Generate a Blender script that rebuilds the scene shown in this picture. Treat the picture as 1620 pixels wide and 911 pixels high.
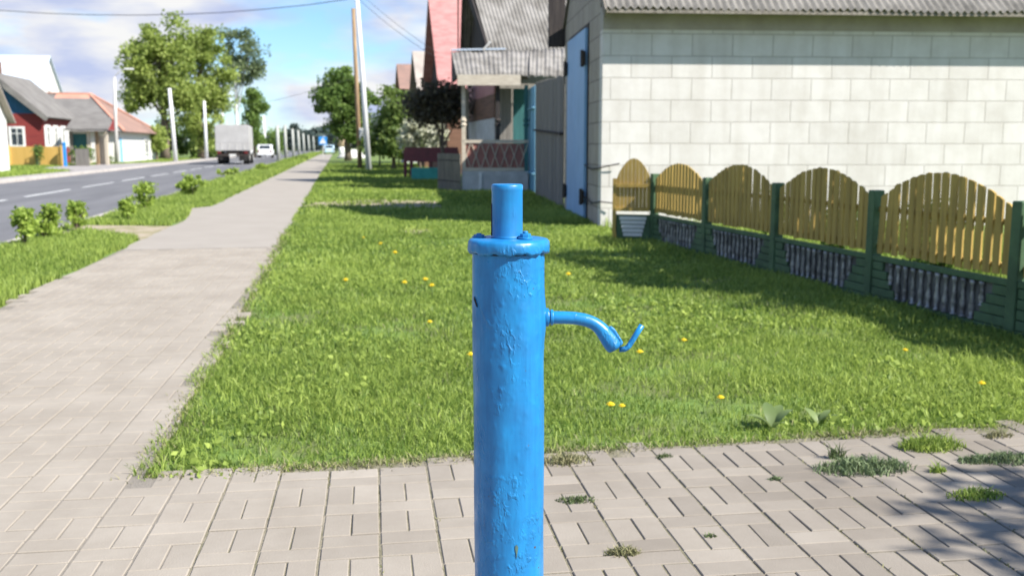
import bpy, math, random
import numpy as np
from mathutils import Vector, Matrix

for o in list(bpy.data.objects):
    bpy.data.objects.remove(o)
R = math.radians
SC = bpy.context.scene
COL = SC.collection
random.seed(7)
RNG = np.random.default_rng(11)

# ------------------------------------------------------------------ camera, sky, sun, exposure
H = 1.4                                   # eye height
FPX = 1530.0
YAW, PITCH = R(10.12), R(8.35)
cam_d = bpy.data.cameras.new('camera')
cam = bpy.data.objects.new('camera', cam_d)
COL.objects.link(cam)
cam.location = (0, 0, H)
cam.rotation_euler = (R(90) - PITCH, 0, -YAW)
cam_d.sensor_width = 36
cam_d.lens = 34
cam_d.clip_start = 0.05
cam_d.clip_end = 3000
cam_d.dof.use_dof = True
cam_d.dof.focus_distance = 2.2
cam_d.dof.aperture_fstop = 5.2
SC.camera = cam

SUN_EL = R(43)
SUN_PHI = R(64)                           # how far right of straight behind the camera
trav = YAW - SUN_PHI                      # heading in which the light travels
sun_dir = Vector((math.sin(trav) * math.cos(SUN_EL), math.cos(trav) * math.cos(SUN_EL), -math.sin(SUN_EL)))
sd = bpy.data.lights.new('sun', 'SUN')
sd.energy = 5.0
sd.angle = R(0.53)
sd.color = (1.0, 0.955, 0.88)
sun = bpy.data.objects.new('sun', sd)
sun.rotation_euler = sun_dir.to_track_quat('-Z', 'Y').to_euler()
sun.location = (20, -20, 30)
COL.objects.link(sun)

w = bpy.data.worlds.new('World')
SC.world = w
w.use_nodes = True
nt = w.node_tree
nt.nodes.clear()
def wn(t, **k):
    n = nt.nodes.new(t)
    for a, b in k.items():
        setattr(n, a, b)
    return n
L = nt.links.new
out = wn('ShaderNodeOutputWorld')
sky = wn('ShaderNodeTexSky', sky_type='NISHITA', sun_disc=False, sun_elevation=SUN_EL,
         sun_rotation=math.atan2(-sun_dir.x, -sun_dir.y), air_density=1.0, dust_density=0.25, ozone_density=2.5)
bg_sky = wn('ShaderNodeBackground')
bg_sky.inputs['Strength'].default_value = 0.088
tintn = wn('ShaderNodeMix', data_type='RGBA', blend_type='MULTIPLY')
tintn.inputs['Factor'].default_value = 1
tintn.inputs['B'].default_value = (0.72, 0.92, 1.12, 1)
L(sky.outputs['Color'], tintn.inputs['A'])
L(tintn.outputs['Result'], bg_sky.inputs['Color'])
tc = wn('ShaderNodeTexCoord')
mp = wn('ShaderNodeMapping')
mp.inputs['Scale'].default_value = (1, 1, 2.3)
mp.inputs['Location'].default_value = (3.1, 0.6, 0.07)
L(tc.outputs['Generated'], mp.inputs['Vector'])
n1 = wn('ShaderNodeTexNoise')
n1.inputs['Scale'].default_value = 5.5
n1.inputs['Detail'].default_value = 6
n1.inputs['Roughness'].default_value = 0.48
n1.inputs['Distortion'].default_value = 0.25
L(mp.outputs['Vector'], n1.inputs['Vector'])
r1 = wn('ShaderNodeValToRGB')
r1.color_ramp.elements[0].position = 0.38
r1.color_ramp.elements[1].position = 0.52
L(n1.outputs['Fac'], r1.inputs['Fac'])
mp2 = wn('ShaderNodeMapping')
mp2.inputs['Scale'].default_value = (1, 1, 3.4)
mp2.inputs['Location'].default_value = (1.7, 8.2, 0.3)
L(tc.outputs['Generated'], mp2.inputs['Vector'])
n2 = wn('ShaderNodeTexNoise')
n2.inputs['Scale'].default_value = 9
n2.inputs['Detail'].default_value = 5
n2.inputs['Roughness'].default_value = 0.5
L(mp2.outputs['Vector'], n2.inputs['Vector'])
r2 = wn('ShaderNodeValToRGB')
r2.color_ramp.elements[0].position = 0.38
r2.color_ramp.elements[0].color = (0.58, 0.66, 0.93, 1)
r2.color_ramp.elements[1].position = 0.60
r2.color_ramp.elements[1].color = (1.0, 1.0, 1.0, 1)
L(n2.outputs['Fac'], r2.inputs['Fac'])
bg_cl = wn('ShaderNodeBackground')
bg_cl.inputs['Strength'].default_value = 0.48
L(r2.outputs['Color'], bg_cl.inputs['Color'])
mx = wn('ShaderNodeMixShader')
sepd = wn('ShaderNodeSeparateXYZ')
L(tc.outputs['Generated'], sepd.inputs[0])
thin = wn('ShaderNodeMapRange')            # the clouds sit low: fewer overhead
thin.inputs['From Min'].default_value = 0.17
thin.inputs['From Max'].default_value = 0.36
thin.inputs['To Min'].default_value = 1.0
thin.inputs['To Max'].default_value = 0.15
L(sepd.outputs['Z'], thin.inputs['Value'])
mulc = wn('ShaderNodeMath', operation='MULTIPLY')
L(r1.outputs['Color'], mulc.inputs[0])
L(thin.outputs[0], mulc.inputs[1])
L(mulc.outputs[0], mx.inputs['Fac'])
L(bg_sky.outputs[0], mx.inputs[1])
L(bg_cl.outputs[0], mx.inputs[2])
L(mx.outputs[0], out.inputs['Surface'])

SC.view_settings.view_transform = 'Standard'
SC.view_settings.look = 'None'
SC.view_settings.gamma = 1
SC.view_settings.use_curve_mapping = False
SC.view_settings.exposure = 0.98
SC.cycles.max_bounces = 6
SC.cycles.transparent_max_bounces = 6

# ------------------------------------------------------------------ layout: photo pixel (1620 x 911) -> place on the ground / at a depth
FW = Vector((math.sin(YAW), math.cos(YAW), 0))
RT = Vector((math.cos(YAW), -math.sin(YAW), 0))
FC = FW * math.cos(PITCH) - Vector((0, 0, math.sin(PITCH)))
UC = FW * math.sin(PITCH) + Vector((0, 0, math.cos(PITCH)))
CAM = Vector((0, 0, H))
def ray(px, py):
    return FC + RT * ((px - 810) / FPX) + UC * ((455.5 - py) / FPX)
def gp(px, py, h=0.0):
    d = ray(px, py)
    return CAM + d * ((h - H) / d.z)
def at(px, py, Z):
    d = ray(px, py)
    return CAM + d * (Z / d.dot(FW))
def basez(px, Z):                          # ground point under column px at depth Z
    p = at(px, 231, Z)
    return Vector((p.x, p.y, 0))
def V(*a):
    return Vector(a)

# ------------------------------------------------------------------ mesh helpers
class MB:
    def __init__(self):
        self.v, self.f = [], []
    def add(self, vs, fs):
        b = len(self.v)
        self.v += [tuple(p) for p in vs]
        self.f += [tuple(i + b for i in q) for q in fs]
        return self
    def box(self, c, s, rz=0.0, M=None):
        x, y, z = s[0] / 2, s[1] / 2, s[2] / 2
        pts = [Vector(p) for p in ((-x, -y, -z), (x, -y, -z), (x, y, -z), (-x, y, -z), (-x, -y, z), (x, -y, z), (x, y, z), (-x, y, z))]
        if M is None:
            M = Matrix.Rotation(rz, 3, 'Z')
        pts = [M @ p + Vector(c) for p in pts]
        return self.add(pts, [(0, 3, 2, 1), (4, 5, 6, 7), (0, 1, 5, 4), (1, 2, 6, 5), (2, 3, 7, 6), (3, 0, 4, 7)])
    def lohi(self, a, b):
        return self.box([(a[i] + b[i]) / 2 for i in range(3)], [abs(b[i] - a[i]) for i in range(3)])
    def bar(self, p, q, wx, wy, roll=0.0):
        p, q = Vector(p), Vector(q)
        d = q - p
        M = d.to_track_quat('Z', 'Y').to_matrix() @ Matrix.Rotation(roll, 3, 'Z')
        return self.box((p + q) / 2, (wx, wy, d.length), M=M)
    def tube(self, pts, rad, n=12, cap=True):
        pts = [Vector(p) for p in pts]
        if not hasattr(rad, '__len__'):
            rad = [rad] * len(pts)
        b = len(self.v)
        prev = None
        for i, p in enumerate(pts):
            t = (pts[min(i + 1, len(pts) - 1)] - pts[max(i - 1, 0)]).normalized()
            if prev is None:
                a = t.orthogonal().normalized()
            else:
                a = (prev - t * prev.dot(t)).normalized()
            prev = a
            c = t.cross(a)
            for k in range(n):
                an = 2 * math.pi * k / n
                self.v.append(tuple(p + (a * math.cos(an) + c * math.sin(an)) * rad[i]))
        for i in range(len(pts) - 1):
            for k in range(n):
                k2 = (k + 1) % n
                self.f.append((b + i * n + k, b + i * n + k2, b + (i + 1) * n + k2, b + (i + 1) * n + k))
        if cap:
            self.f.append(tuple(b + k for k in range(n))[::-1])
            self.f.append(tuple(b + (len(pts) - 1) * n + k for k in range(n)))
        return self
    def lathe(self, prof, n=24, c=(0, 0, 0)):
        b = len(self.v)
        for r, z in prof:
            for k in range(n):
                an = 2 * math.pi * k / n
                self.v.append((c[0] + r * math.cos(an), c[1] + r * math.sin(an), c[2] + z))
        for i in range(len(prof) - 1):
            for k in range(n):
                k2 = (k + 1) % n
                self.f.append((b + i * n + k, b + i * n + k2, b + (i + 1) * n + k2, b + (i + 1) * n + k))
        self.f.append(tuple(b + k for k in range(n))[::-1])
        self.f.append(tuple(b + (len(prof) - 1) * n + k for k in range(n)))
        return self
    def prism(self, poly, ext):            # polygon of 3D points swept along ext
        poly = [Vector(p) for p in poly]
        ext = Vector(ext)
        n = len(poly)
        return self.add(poly + [p + ext for p in poly],
                        [tuple(range(n))[::-1], tuple(range(n, 2 * n))] + [(i, (i + 1) % n, n + (i + 1) % n, n + i) for i in range(n)])
    def slab(self, poly, t):               # polygon with thickness along its own normal
        p = [Vector(q) for q in poly]
        nrm = (p[1] - p[0]).cross(p[2] - p[0]).normalized()
        return self.prism(p, nrm * t)
    def build(self, name, m, parent=None, smooth=False, world=False, bevel=0, seg=2):
        vs = self.v
        if world and parent is not None:
            Mw, pp = parent.matrix_basis.copy(), parent.parent
            while pp is not None:
                Mw = pp.matrix_basis @ Mw
                pp = pp.parent
            Mi = Mw.inverted()
            vs = [tuple(Mi @ Vector(p)) for p in vs]
        me = bpy.data.meshes.new(name)
        me.from_pydata(vs, [], self.f)
        me.validate()
        o = bpy.data.objects.new(name, me)
        COL.objects.link(o)
        if m is not None:
            me.materials.append(m)
        if smooth:
            for p in me.polygons:
                p.use_smooth = True
        if bevel:
            md = o.modifiers.new('bevel', 'BEVEL')
            md.width = bevel
            md.segments = seg
            md.limit_method = 'ANGLE'
        if parent is not None:
            o.parent = parent
        return o

def tag(o, label=None, cat=None, group=None, kind=None):
    if label: o['label'] = label
    if cat: o['category'] = cat
    if group: o['group'] = group
    if kind: o['kind'] = kind
    return o
def thing(name, label, cat, loc=(0, 0, 0), rz=0.0, group=None):
    o = bpy.data.objects.new(name, None)
    o.empty_display_size = 0.2
    o.location = loc
    o.rotation_euler = (0, 0, rz)
    COL.objects.link(o)
    o.matrix_basis = Matrix.Translation(Vector(loc)) @ Matrix.Rotation(rz, 4, 'Z')
    return tag(o, label, cat, group)
def struct(mb, name, m, **k):
    return tag(mb.build(name, m, **k), kind='structure')
def copy_thing(root, loc, rz=0.0, label=None, scale=1.0):
    c = root.copy()
    COL.objects.link(c)
    c.location = loc
    c.rotation_euler = (0, 0, rz)
    c.scale = (scale,) * 3
    if label: c['label'] = label
    for ch in list(root.children):
        d = ch.copy()
        COL.objects.link(d)
        d.parent = c
        for g in list(ch.children):
            e = g.copy()
            COL.objects.link(e)
            e.parent = d
    return c

# ------------------------------------------------------------------ materials
def nodes(name):
    m = bpy.data.materials.new(name)
    m.use_nodes = True
    t = m.node_tree
    return m, t, t.nodes['Principled BSDF']
def mat(name, c1, c2=None, scale=6.0, rough=0.8, bump=0.0, bscale=40.0, metal=0.0, stretch=(1, 1, 1), lo=0.35, hi=0.65, detail=6, spec=0.3, bdist=0.01):
    m, t, b = nodes(name)
    N, K = t.nodes.new, t.links.new
    b.inputs['Roughness'].default_value = rough
    b.inputs['Metallic'].default_value = metal
    b.inputs['Specular IOR Level'].default_value = spec
    tcn = N('ShaderNodeTexCoord')
    mpn = N('ShaderNodeMapping')
    mpn.inputs['Scale'].default_value = stretch
    K(tcn.outputs['Object'], mpn.inputs['Vector'])
    if c2 is None:
        c2 = tuple(x * 0.75 for x in c1)
    no = N('ShaderNodeTexNoise')
    no.inputs['Scale'].default_value = scale
    no.inputs['Detail'].default_value = detail
    no.inputs['Roughness'].default_value = 0.6
    K(mpn.outputs['Vector'], no.inputs['Vector'])
    rp = N('ShaderNodeValToRGB')
    rp.color_ramp.elements[0].position = lo
    rp.color_ramp.elements[0].color = (*c2, 1)
    rp.color_ramp.elements[1].position = hi
    rp.color_ramp.elements[1].color = (*c1, 1)
    K(no.outputs['Fac'], rp.inputs['Fac'])
    K(rp.outputs['Color'], b.inputs['Base Color'])
    if bump:
        nb = N('ShaderNodeTexNoise')
        nb.inputs['Scale'].default_value = bscale
        nb.inputs['Detail'].default_value = 5
        K(mpn.outputs['Vector'], nb.inputs['Vector'])
        bp = N('ShaderNodeBump')
        bp.inputs['Strength'].default_value = bump
        bp.inputs['Distance'].default_value = bdist
        K(nb.outputs['Fac'], bp.inputs['Height'])
        K(bp.outputs['Normal'], b.inputs['Normal'])
    return m
def leaf_mat(name, dark, light, transl=0.35, rough=0.55):
    m, t, b = nodes(name)
    N, K = t.nodes.new, t.links.new
    at_ = N('ShaderNodeAttribute')
    at_.attribute_name = 'tint'
    rp = N('ShaderNodeValToRGB')
    rp.color_ramp.elements[0].color = (*dark, 1)
    rp.color_ramp.elements[1].color = (*light, 1)
    K(at_.outputs['Fac'], rp.inputs['Fac'])
    K(rp.outputs['Color'], b.inputs['Base Color'])
    b.inputs['Roughness'].default_value = rough
    b.inputs['Specular IOR Level'].default_value = 0.25
    tr = N('ShaderNodeBsdfTranslucent')
    K(rp.outputs['Color'], tr.inputs['Color'])
    ms = N('ShaderNodeMixShader')
    ms.inputs['Fac'].default_value = transl
    K(b.outputs[0], ms.inputs[1])
    K(tr.outputs[0], ms.inputs[2])
    K(ms.outputs[0], t.nodes['Material Output'].inputs['Surface'])
    return m
def block_mat(name, axis, bw, rh, c1, c2, mortar, msize=0.012, off=0.5, bump=0.4, sx=0.0, sz=0.0):
    m, t, b = nodes(name)
    N, K = t.nodes.new, t.links.new
    b.inputs['Roughness'].default_value = 0.9
    b.inputs['Specular IOR Level'].default_value = 0.2
    tcn = N('ShaderNodeTexCoord')
    sp = N('ShaderNodeSeparateXYZ')
    K(tcn.outputs['Object'], sp.inputs[0])
    cb = N('ShaderNodeCombineXYZ')
    K(sp.outputs[axis], cb.inputs[0])
    K(sp.outputs['Z'], cb.inputs[1])
    ad = N('ShaderNodeVectorMath')
    ad.operation = 'ADD'
    K(cb.outputs[0], ad.inputs[0])
    ad.inputs[1].default_value = (sx, sz, 0)
    wob = N('ShaderNodeTexNoise')
    wob.inputs['Scale'].default_value = 1.3
    K(tcn.outputs['Object'], wob.inputs['Vector'])
    wm = N('ShaderNodeVectorMath')
    wm.operation = 'MULTIPLY_ADD'
    K(wob.outputs['Color'], wm.inputs[0])
    wm.inputs[1].default_value = (0.03, 0.016, 0)
    K(ad.outputs[0], wm.inputs[2])
    br = N('ShaderNodeTexBrick')
    br.offset = off
    br.inputs['Scale'].default_value = 1
    br.inputs['Brick Width'].default_value = bw
    br.inputs['Row Height'].default_value = rh
    br.inputs['Mortar Size'].default_value = msize
    br.inputs['Mortar Smooth'].default_value = 0.3
    br.inputs['Color1'].default_value = (*c1, 1)
    br.inputs['Color2'].default_value = (*c2, 1)
    br.inputs['Mortar'].default_value = (*mortar, 1)
    K(wm.outputs[0], br.inputs['Vector'])
    no = N('ShaderNodeTexNoise')
    no.inputs['Scale'].default_value = 2.2
    no.inputs['Detail'].default_value = 8
    no.inputs['Roughness'].default_value = 0.65
    K(tcn.outputs['Object'], no.inputs['Vector'])
    rp = N('ShaderNodeValToRGB')
    rp.color_ramp.elements[0].position = 0.3
    rp.color_ramp.elements[0].color = (0.87, 0.86, 0.84, 1)
    rp.color_ramp.elements[1].position = 0.6
    rp.color_ramp.elements[1].color = (1, 1, 1, 1)
    K(no.outputs['Fac'], rp.inputs['Fac'])
    mu = N('ShaderNodeMix')
    mu.data_type = 'RGBA'
    mu.blend_type = 'MULTIPLY'
    mu.inputs['Factor'].default_value = 1
    K(br.outputs['Color'], mu.inputs['A'])
    K(rp.outputs['Color'], mu.inputs['B'])
    K(mu.outputs['Result'], b.inputs['Base Color'])
    st = N('ShaderNodeTexNoise')           # rain streaks down the wall
    st.inputs['Scale'].default_value = 1.0
    st.inputs['Detail'].default_value = 5
    sm = N('ShaderNodeMapping')
    sm.inputs['Scale'].default_value = (4.5, 4.5, 0.35)
    K(tcn.outputs['Object'], sm.inputs['Vector'])
    K(sm.outputs['Vector'], st.inputs['Vector'])
    sr = N('ShaderNodeValToRGB')
    sr.color_ramp.elements[0].position = 0.36
    sr.color_ramp.elements[0].color = (0.86, 0.845, 0.82, 1)
    sr.color_ramp.elements[1].position = 0.55
    sr.color_ramp.elements[1].color = (1, 1, 1, 1)
    K(st.outputs['Fac'], sr.inputs['Fac'])
    mu2 = N('ShaderNodeMix')
    mu2.data_type = 'RGBA'
    mu2.blend_type = 'MULTIPLY'
    mu2.inputs['Factor'].default_value = 0.45
    K(mu.outputs['Result'], mu2.inputs['A'])
    K(sr.outputs['Color'], mu2.inputs['B'])
    K(mu2.outputs['Result'], b.inputs['Base Color'])
    bp = N('ShaderNodeBump')
    bp.invert = True
    bp.inputs['Strength'].default_value = bump
    bp.inputs['Distance'].default_value = 0.01
    K(br.outputs['Fac'], bp.inputs['Height'])
    nb = N('ShaderNodeTexNoise')
    nb.inputs['Scale'].default_value = 45
    nb.inputs['Detail'].default_value = 4
    K(tcn.outputs['Object'], nb.inputs['Vector'])
    bp2 = N('ShaderNodeBump')
    bp2.inputs['Strength'].default_value = 0.25
    bp2.inputs['Distance'].default_value = 0.006
    K(nb.outputs['Fac'], bp2.inputs['Height'])
    K(bp.outputs['Normal'], bp2.inputs['Normal'])
    K(bp2.outputs['Normal'], b.inputs['Normal'])
    return m

M = {}
M['soil_green'] = mat('soil_green', (0.13, 0.205, 0.042), (0.135, 0.155, 0.055), 2.2, 0.95, 0.8, 60, lo=0.38, hi=0.58)
M['dirt'] = mat('dirt', (0.36, 0.30, 0.22), (0.20, 0.19, 0.08), 3.0, 0.95, 0.7, 50, lo=0.38, hi=0.55)
M['asphalt'] = mat('asphalt', (0.175, 0.173, 0.178), (0.115, 0.115, 0.12), 0.9, 0.9, 0.5, 120, stretch=(1.6, 0.16, 1), lo=0.3, hi=0.7)
M['paint_line'] = mat('paint_line', (0.62, 0.62, 0.60), (0.33, 0.33, 0.33), 5, 0.8, lo=0.3, hi=0.5)
M['kerb'] = mat('kerb', (0.52, 0.47, 0.43), (0.38, 0.35, 0.32), 2, 0.9, 0.3, 50)
M['apron'] = mat('apron', (0.36, 0.33, 0.31), (0.27, 0.25, 0.235), 1.5, 0.9, 0.4, 40)
M['walk'] = mat('walk', (0.325, 0.292, 0.252), (0.300, 0.269, 0.231), 1.4, 0.9, 0.4, 70)
M['joint_sand'] = mat('joint_sand', (0.235, 0.21, 0.176), (0.20, 0.178, 0.148), 2.5, 0.95, 0.6, 90)
M['joint'] = mat('joint', (0.25, 0.22, 0.17), (0.15, 0.14, 0.085), 9, 0.95, 0.8, 90)
M['white_paint'] = mat('white_paint', (0.75, 0.75, 0.72), (0.62, 0.62, 0.59), 3, 0.6)
M['concrete'] = mat('concrete', (0.58, 0.57, 0.54), (0.44, 0.43, 0.40), 2, 0.85, 0.4, 60)
M['beam_grey'] = mat('beam_grey', (0.42, 0.385, 0.34), (0.33, 0.30, 0.265), 2, 0.9, 0.4, 40)
M['pole_white'] = mat('pole_white', (0.74, 0.75, 0.76), (0.58, 0.58, 0.58), 1.5, 0.7, stretch=(3, 3, 0.5))
M['old_wood'] = mat('old_wood', (0.28, 0.25, 0.21), (0.16, 0.14, 0.115), 3, 0.9, 0.5, 30, stretch=(6, 6, 0.5))
M['brown_wood'] = mat('brown_wood', (0.38, 0.26, 0.15), (0.22, 0.15, 0.09), 3, 0.9, 0.4, 30, stretch=(5, 5, 0.6))
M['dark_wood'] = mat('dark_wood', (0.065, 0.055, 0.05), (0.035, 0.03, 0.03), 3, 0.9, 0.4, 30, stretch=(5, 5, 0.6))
M['picket'] = mat('picket', (0.49, 0.335, 0.088), (0.30, 0.205, 0.06), 3.2, 0.72, 0.4, 20, stretch=(5, 5, 0.45), bdist=0.004, lo=0.3, hi=0.62)
M['green_paint'] = mat('green_paint', (0.085, 0.155, 0.075), (0.055, 0.10, 0.052), 5, 0.6, 0.3, 40, bdist=0.004)
M['plinth_grey'] = mat('plinth_grey', (0.17, 0.17, 0.165), (0.085, 0.083, 0.08), 7, 0.8)
M['silver'] = mat('silver', (0.36, 0.36, 0.35), (0.13, 0.125, 0.12), 12, 0.4, 0.6, 30, metal=0.3, lo=0.38, hi=0.62, bdist=0.004)
M['asbestos'] = mat('asbestos', (0.29, 0.27, 0.245), (0.16, 0.15, 0.135), 2.5, 0.95, 0.5, 30, lo=0.32, hi=0.62)
M['asbestos_old'] = mat('asbestos_old', (0.27, 0.255, 0.235), (0.14, 0.13, 0.115), 1.6, 0.95, 0.5, 25, lo=0.34, hi=0.62, stretch=(1, 1, 0.5))
M['gate_blue'] = mat('gate_blue', (0.26, 0.45, 0.70), (0.22, 0.39, 0.62), 1.6, 0.55, 0.15, 20)
M['blue_boards'] = mat('blue_boards', (0.22, 0.46, 0.62), (0.15, 0.33, 0.46), 3, 0.75, 0.3, 20, stretch=(4, 4, 0.4))
M['black_iron'] = mat('black_iron', (0.025, 0.025, 0.025), (0.05, 0.035, 0.025), 12, 0.7)
M['red_tin'] = mat('red_tin', (0.47, 0.235, 0.215), (0.36, 0.155, 0.145), 2.0, 0.7, 0.2, 10, stretch=(1, 3, 1))
M['beige_roof'] = mat('beige_roof', (0.42, 0.37, 0.32), (0.30, 0.26, 0.23), 1, 0.9)
M['brown_roof'] = mat('brown_roof', (0.31, 0.19, 0.15), (0.22, 0.145, 0.12), 1, 0.9)
M['orange_roof'] = mat('orange_roof', (0.55, 0.27, 0.19), (0.44, 0.22, 0.16), 1, 0.8)
M['grey_roof'] = mat('grey_roof', (0.20, 0.19, 0.175), (0.145, 0.135, 0.125), 1, 0.9)
M['tin_white'] = mat('tin_white', (0.55, 0.63, 0.72), (0.48, 0.55, 0.64), 0.7, 0.5)
M['red_boards'] = mat('red_boards', (0.24, 0.040, 0.035), (0.17, 0.03, 0.028), 2, 0.75, 0.3, 8, stretch=(0.4, 0.4, 8))
M['blue_gable'] = mat('blue_gable', (0.035, 0.12, 0.22), (0.025, 0.085, 0.16), 2, 0.7, stretch=(5, 5, 0.4))
M['yellow_boards'] = mat('yellow_boards', (0.70, 0.44, 0.13), (0.60, 0.37, 0.10), 2, 0.7, stretch=(6, 6, 0.3))
M['brown_log'] = mat('brown_log', (0.22, 0.12, 0.08), (0.14, 0.08, 0.055), 2, 0.85, 0.4, 8, stretch=(0.5, 0.5, 8))
M['grey_boards'] = mat('grey_boards', (0.27, 0.25, 0.22), (0.17, 0.155, 0.14), 3, 0.9, 0.4, 20, stretch=(7, 7, 0.25))
M['porch_cream'] = mat('porch_cream', (0.62, 0.55, 0.44), (0.48, 0.41, 0.32), 4, 0.8, stretch=(1, 1, 6))
M['porch_red'] = mat('porch_red', (0.36, 0.16, 0.13), (0.26, 0.12, 0.10), 4, 0.8)
M['plaster'] = mat('plaster', (0.56, 0.56, 0.55), (0.42, 0.42, 0.41), 3, 0.9, 0.3, 20)
M['maroon'] = mat('maroon', (0.14, 0.025, 0.035), (0.09, 0.02, 0.028), 3, 0.6)
M['teal'] = mat('teal', (0.10, 0.50, 0.44), (0.07, 0.38, 0.34), 3, 0.5)
M['teal_dark'] = mat('teal_dark', (0.05, 0.17, 0.17), (0.035, 0.12, 0.125), 3, 0.7, stretch=(6, 6, 0.4))
M['tarp'] = mat('tarp', (0.42, 0.41, 0.40), (0.35, 0.34, 0.33), 1.2, 0.7, 0.3, 4)
M['car_white'] = mat('car_white', (0.78, 0.79, 0.80), (0.74, 0.75, 0.76), 1, 0.3, spec=0.5)
M['car_blue'] = mat('car_blue', (0.45, 0.60, 0.68), (0.42, 0.56, 0.64), 1, 0.3, spec=0.5)
M['rubber'] = mat('rubber', (0.02, 0.02, 0.02), (0.03, 0.03, 0.03), 5, 0.9)
M['tail_red'] = mat('tail_red', (0.16, 0.02, 0.02), (0.13, 0.02, 0.02), 5, 0.4)
M['post_grey'] = mat('post_grey', (0.44, 0.45, 0.42), (0.32, 0.33, 0.30), 2, 0.9)
M['sign_blue'] = mat('sign_blue', (0.03, 0.24, 0.62), (0.03, 0.22, 0.58), 5, 0.5)
M['cable'] = mat('cable', (0.06, 0.06, 0.065), (0.05, 0.05, 0.05), 5, 0.7)
M['bark'] = mat('bark', (0.19, 0.15, 0.11), (0.10, 0.08, 0.06), 5, 0.95, 0.7, 20, stretch=(3, 3, 0.7))
M['tan_trunk'] = mat('tan_trunk', (0.50, 0.38, 0.26), (0.38, 0.28, 0.19), 4, 0.9)
M['sand'] = mat('sand', (0.66, 0.64, 0.60), (0.55, 0.53, 0.49), 4, 0.95, 0.6, 12)
M['yellow_petal'] = mat('yellow_petal', (0.86, 0.66, 0.03), (0.80, 0.55, 0.02), 60, 0.7)
M['stem_green'] = mat('stem_green', (0.14, 0.20, 0.05), (0.10, 0.15, 0.04), 30, 0.7)
def glass():
    m, t, b = nodes('window_glass')
    b.inputs['Base Color'].default_value = (0.03, 0.04, 0.05, 1)
    b.inputs['Roughness'].default_value = 0.08
    return m
M['glass'] = glass()
M['grass'] = leaf_mat('grass_blade', (0.10, 0.18, 0.028), (0.45, 0.55, 0.125), 0.46, 0.5)
M['grass_dry'] = leaf_mat('dry_blade', (0.13, 0.15, 0.06), (0.40, 0.36, 0.20), 0.25, 0.7)
M['weed'] = leaf_mat('weed_leaf', (0.06, 0.10, 0.035), (0.17, 0.21, 0.09), 0.3)
M['weed_grey'] = leaf_mat('grey_weed_leaf', (0.085, 0.13, 0.06), (0.22, 0.28, 0.13), 0.2)
M['leaf_broad'] = leaf_mat('broad_leaf', (0.14, 0.20, 0.07), (0.24, 0.31, 0.12), 0.35, 0.4)
M['leaf_light'] = leaf_mat('leaf_light', (0.15, 0.215, 0.035), (0.50, 0.585, 0.17), 0.5)
M['leaf_mid'] = leaf_mat('leaf_mid', (0.06, 0.12, 0.024), (0.26, 0.37, 0.09), 0.42)
M['leaf_dark'] = leaf_mat('leaf_dark', (0.014, 0.028, 0.010), (0.05, 0.075, 0.022), 0.25)
M['leaf_birch'] = leaf_mat('leaf_birch', (0.10, 0.145, 0.07), (0.27, 0.33, 0.16), 0.42)
M['leaf_brown'] = leaf_mat('leaf_brown', (0.045, 0.045, 0.03), (0.15, 0.13, 0.085), 0.25)
M['leaf_far'] = leaf_mat('leaf_far', (0.035, 0.055, 0.05), (0.075, 0.10, 0.085), 0.2)
M['leaf_pale'] = leaf_mat('leaf_pale', (0.30, 0.33, 0.20), (0.80, 0.78, 0.64), 0.3)
M['leaf_yellow'] = leaf_mat('leaf_yellow', (0.35, 0.26, 0.02), (0.62, 0.48, 0.04), 0.3)
M['leaf_bush'] = leaf_mat('leaf_bush', (0.08, 0.14, 0.03), (0.34, 0.44, 0.13), 0.45)
M['leaf_shrub'] = leaf_mat('leaf_shrub', (0.15, 0.24, 0.03), (0.52, 0.64, 0.14), 0.5)

# blade / leaf clouds as one mesh
def cloud_mesh(name, verts, faces_n, tint, m, parent=None):
    """verts (N,k,3); faces_n list of index tuples within k"""
    N, k = verts.shape[:2]
    me = bpy.data.meshes.new(name)
    me.vertices.add(N * k)
    me.vertices.foreach_set('co', verts.reshape(-1).astype(np.float32))
    loops, starts, tot = [], [], []
    base = (np.arange(N) * k)[:, None]
    lp, cnt = [], []
    for fc in faces_n:
        lp.append(base + np.array(fc)[None, :])
        cnt.append(len(fc))
    allv = np.concatenate(lp, axis=1).reshape(-1)
    per = sum(cnt)
    st = (np.arange(N) * per)[:, None] + np.concatenate([[0], np.cumsum(cnt)[:-1]])[None, :]
    me.loops.add(len(allv))
    me.loops.foreach_set('vertex_index', allv.astype(np.int32))
    me.polygons.add(N * len(cnt))
    me.polygons.foreach_set('loop_start', st.reshape(-1).astype(np.int32))
    try:
        me.polygons.foreach_set('loop_total', np.tile(np.array(cnt), N).astype(np.int32))
    except Exception:
        pass
    a = me.attributes.new('tint', 'FLOAT', 'POINT')
    a.data.foreach_set('value', np.repeat(tint, k).astype(np.float32))
    me.update(calc_edges=True)
    me.materials.append(m)
    o = bpy.data.objects.new(name, me)
    COL.objects.link(o)
    if parent is not None:
        o.parent = parent
    return o
def wav(x, y, s, ph=0.0):
    return (np.sin(x * s + 1.3 * np.sin(y * s * 0.83 + ph) + ph) + np.sin(y * s * 1.17 + 1.7 * np.sin(x * s * 0.71 + 2 * ph) + 1.1)
            + 0.6 * np.sin((x + y) * s * 2.1 + ph * 3 + np.sin(y * s * 2.7))) / 2.6
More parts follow.
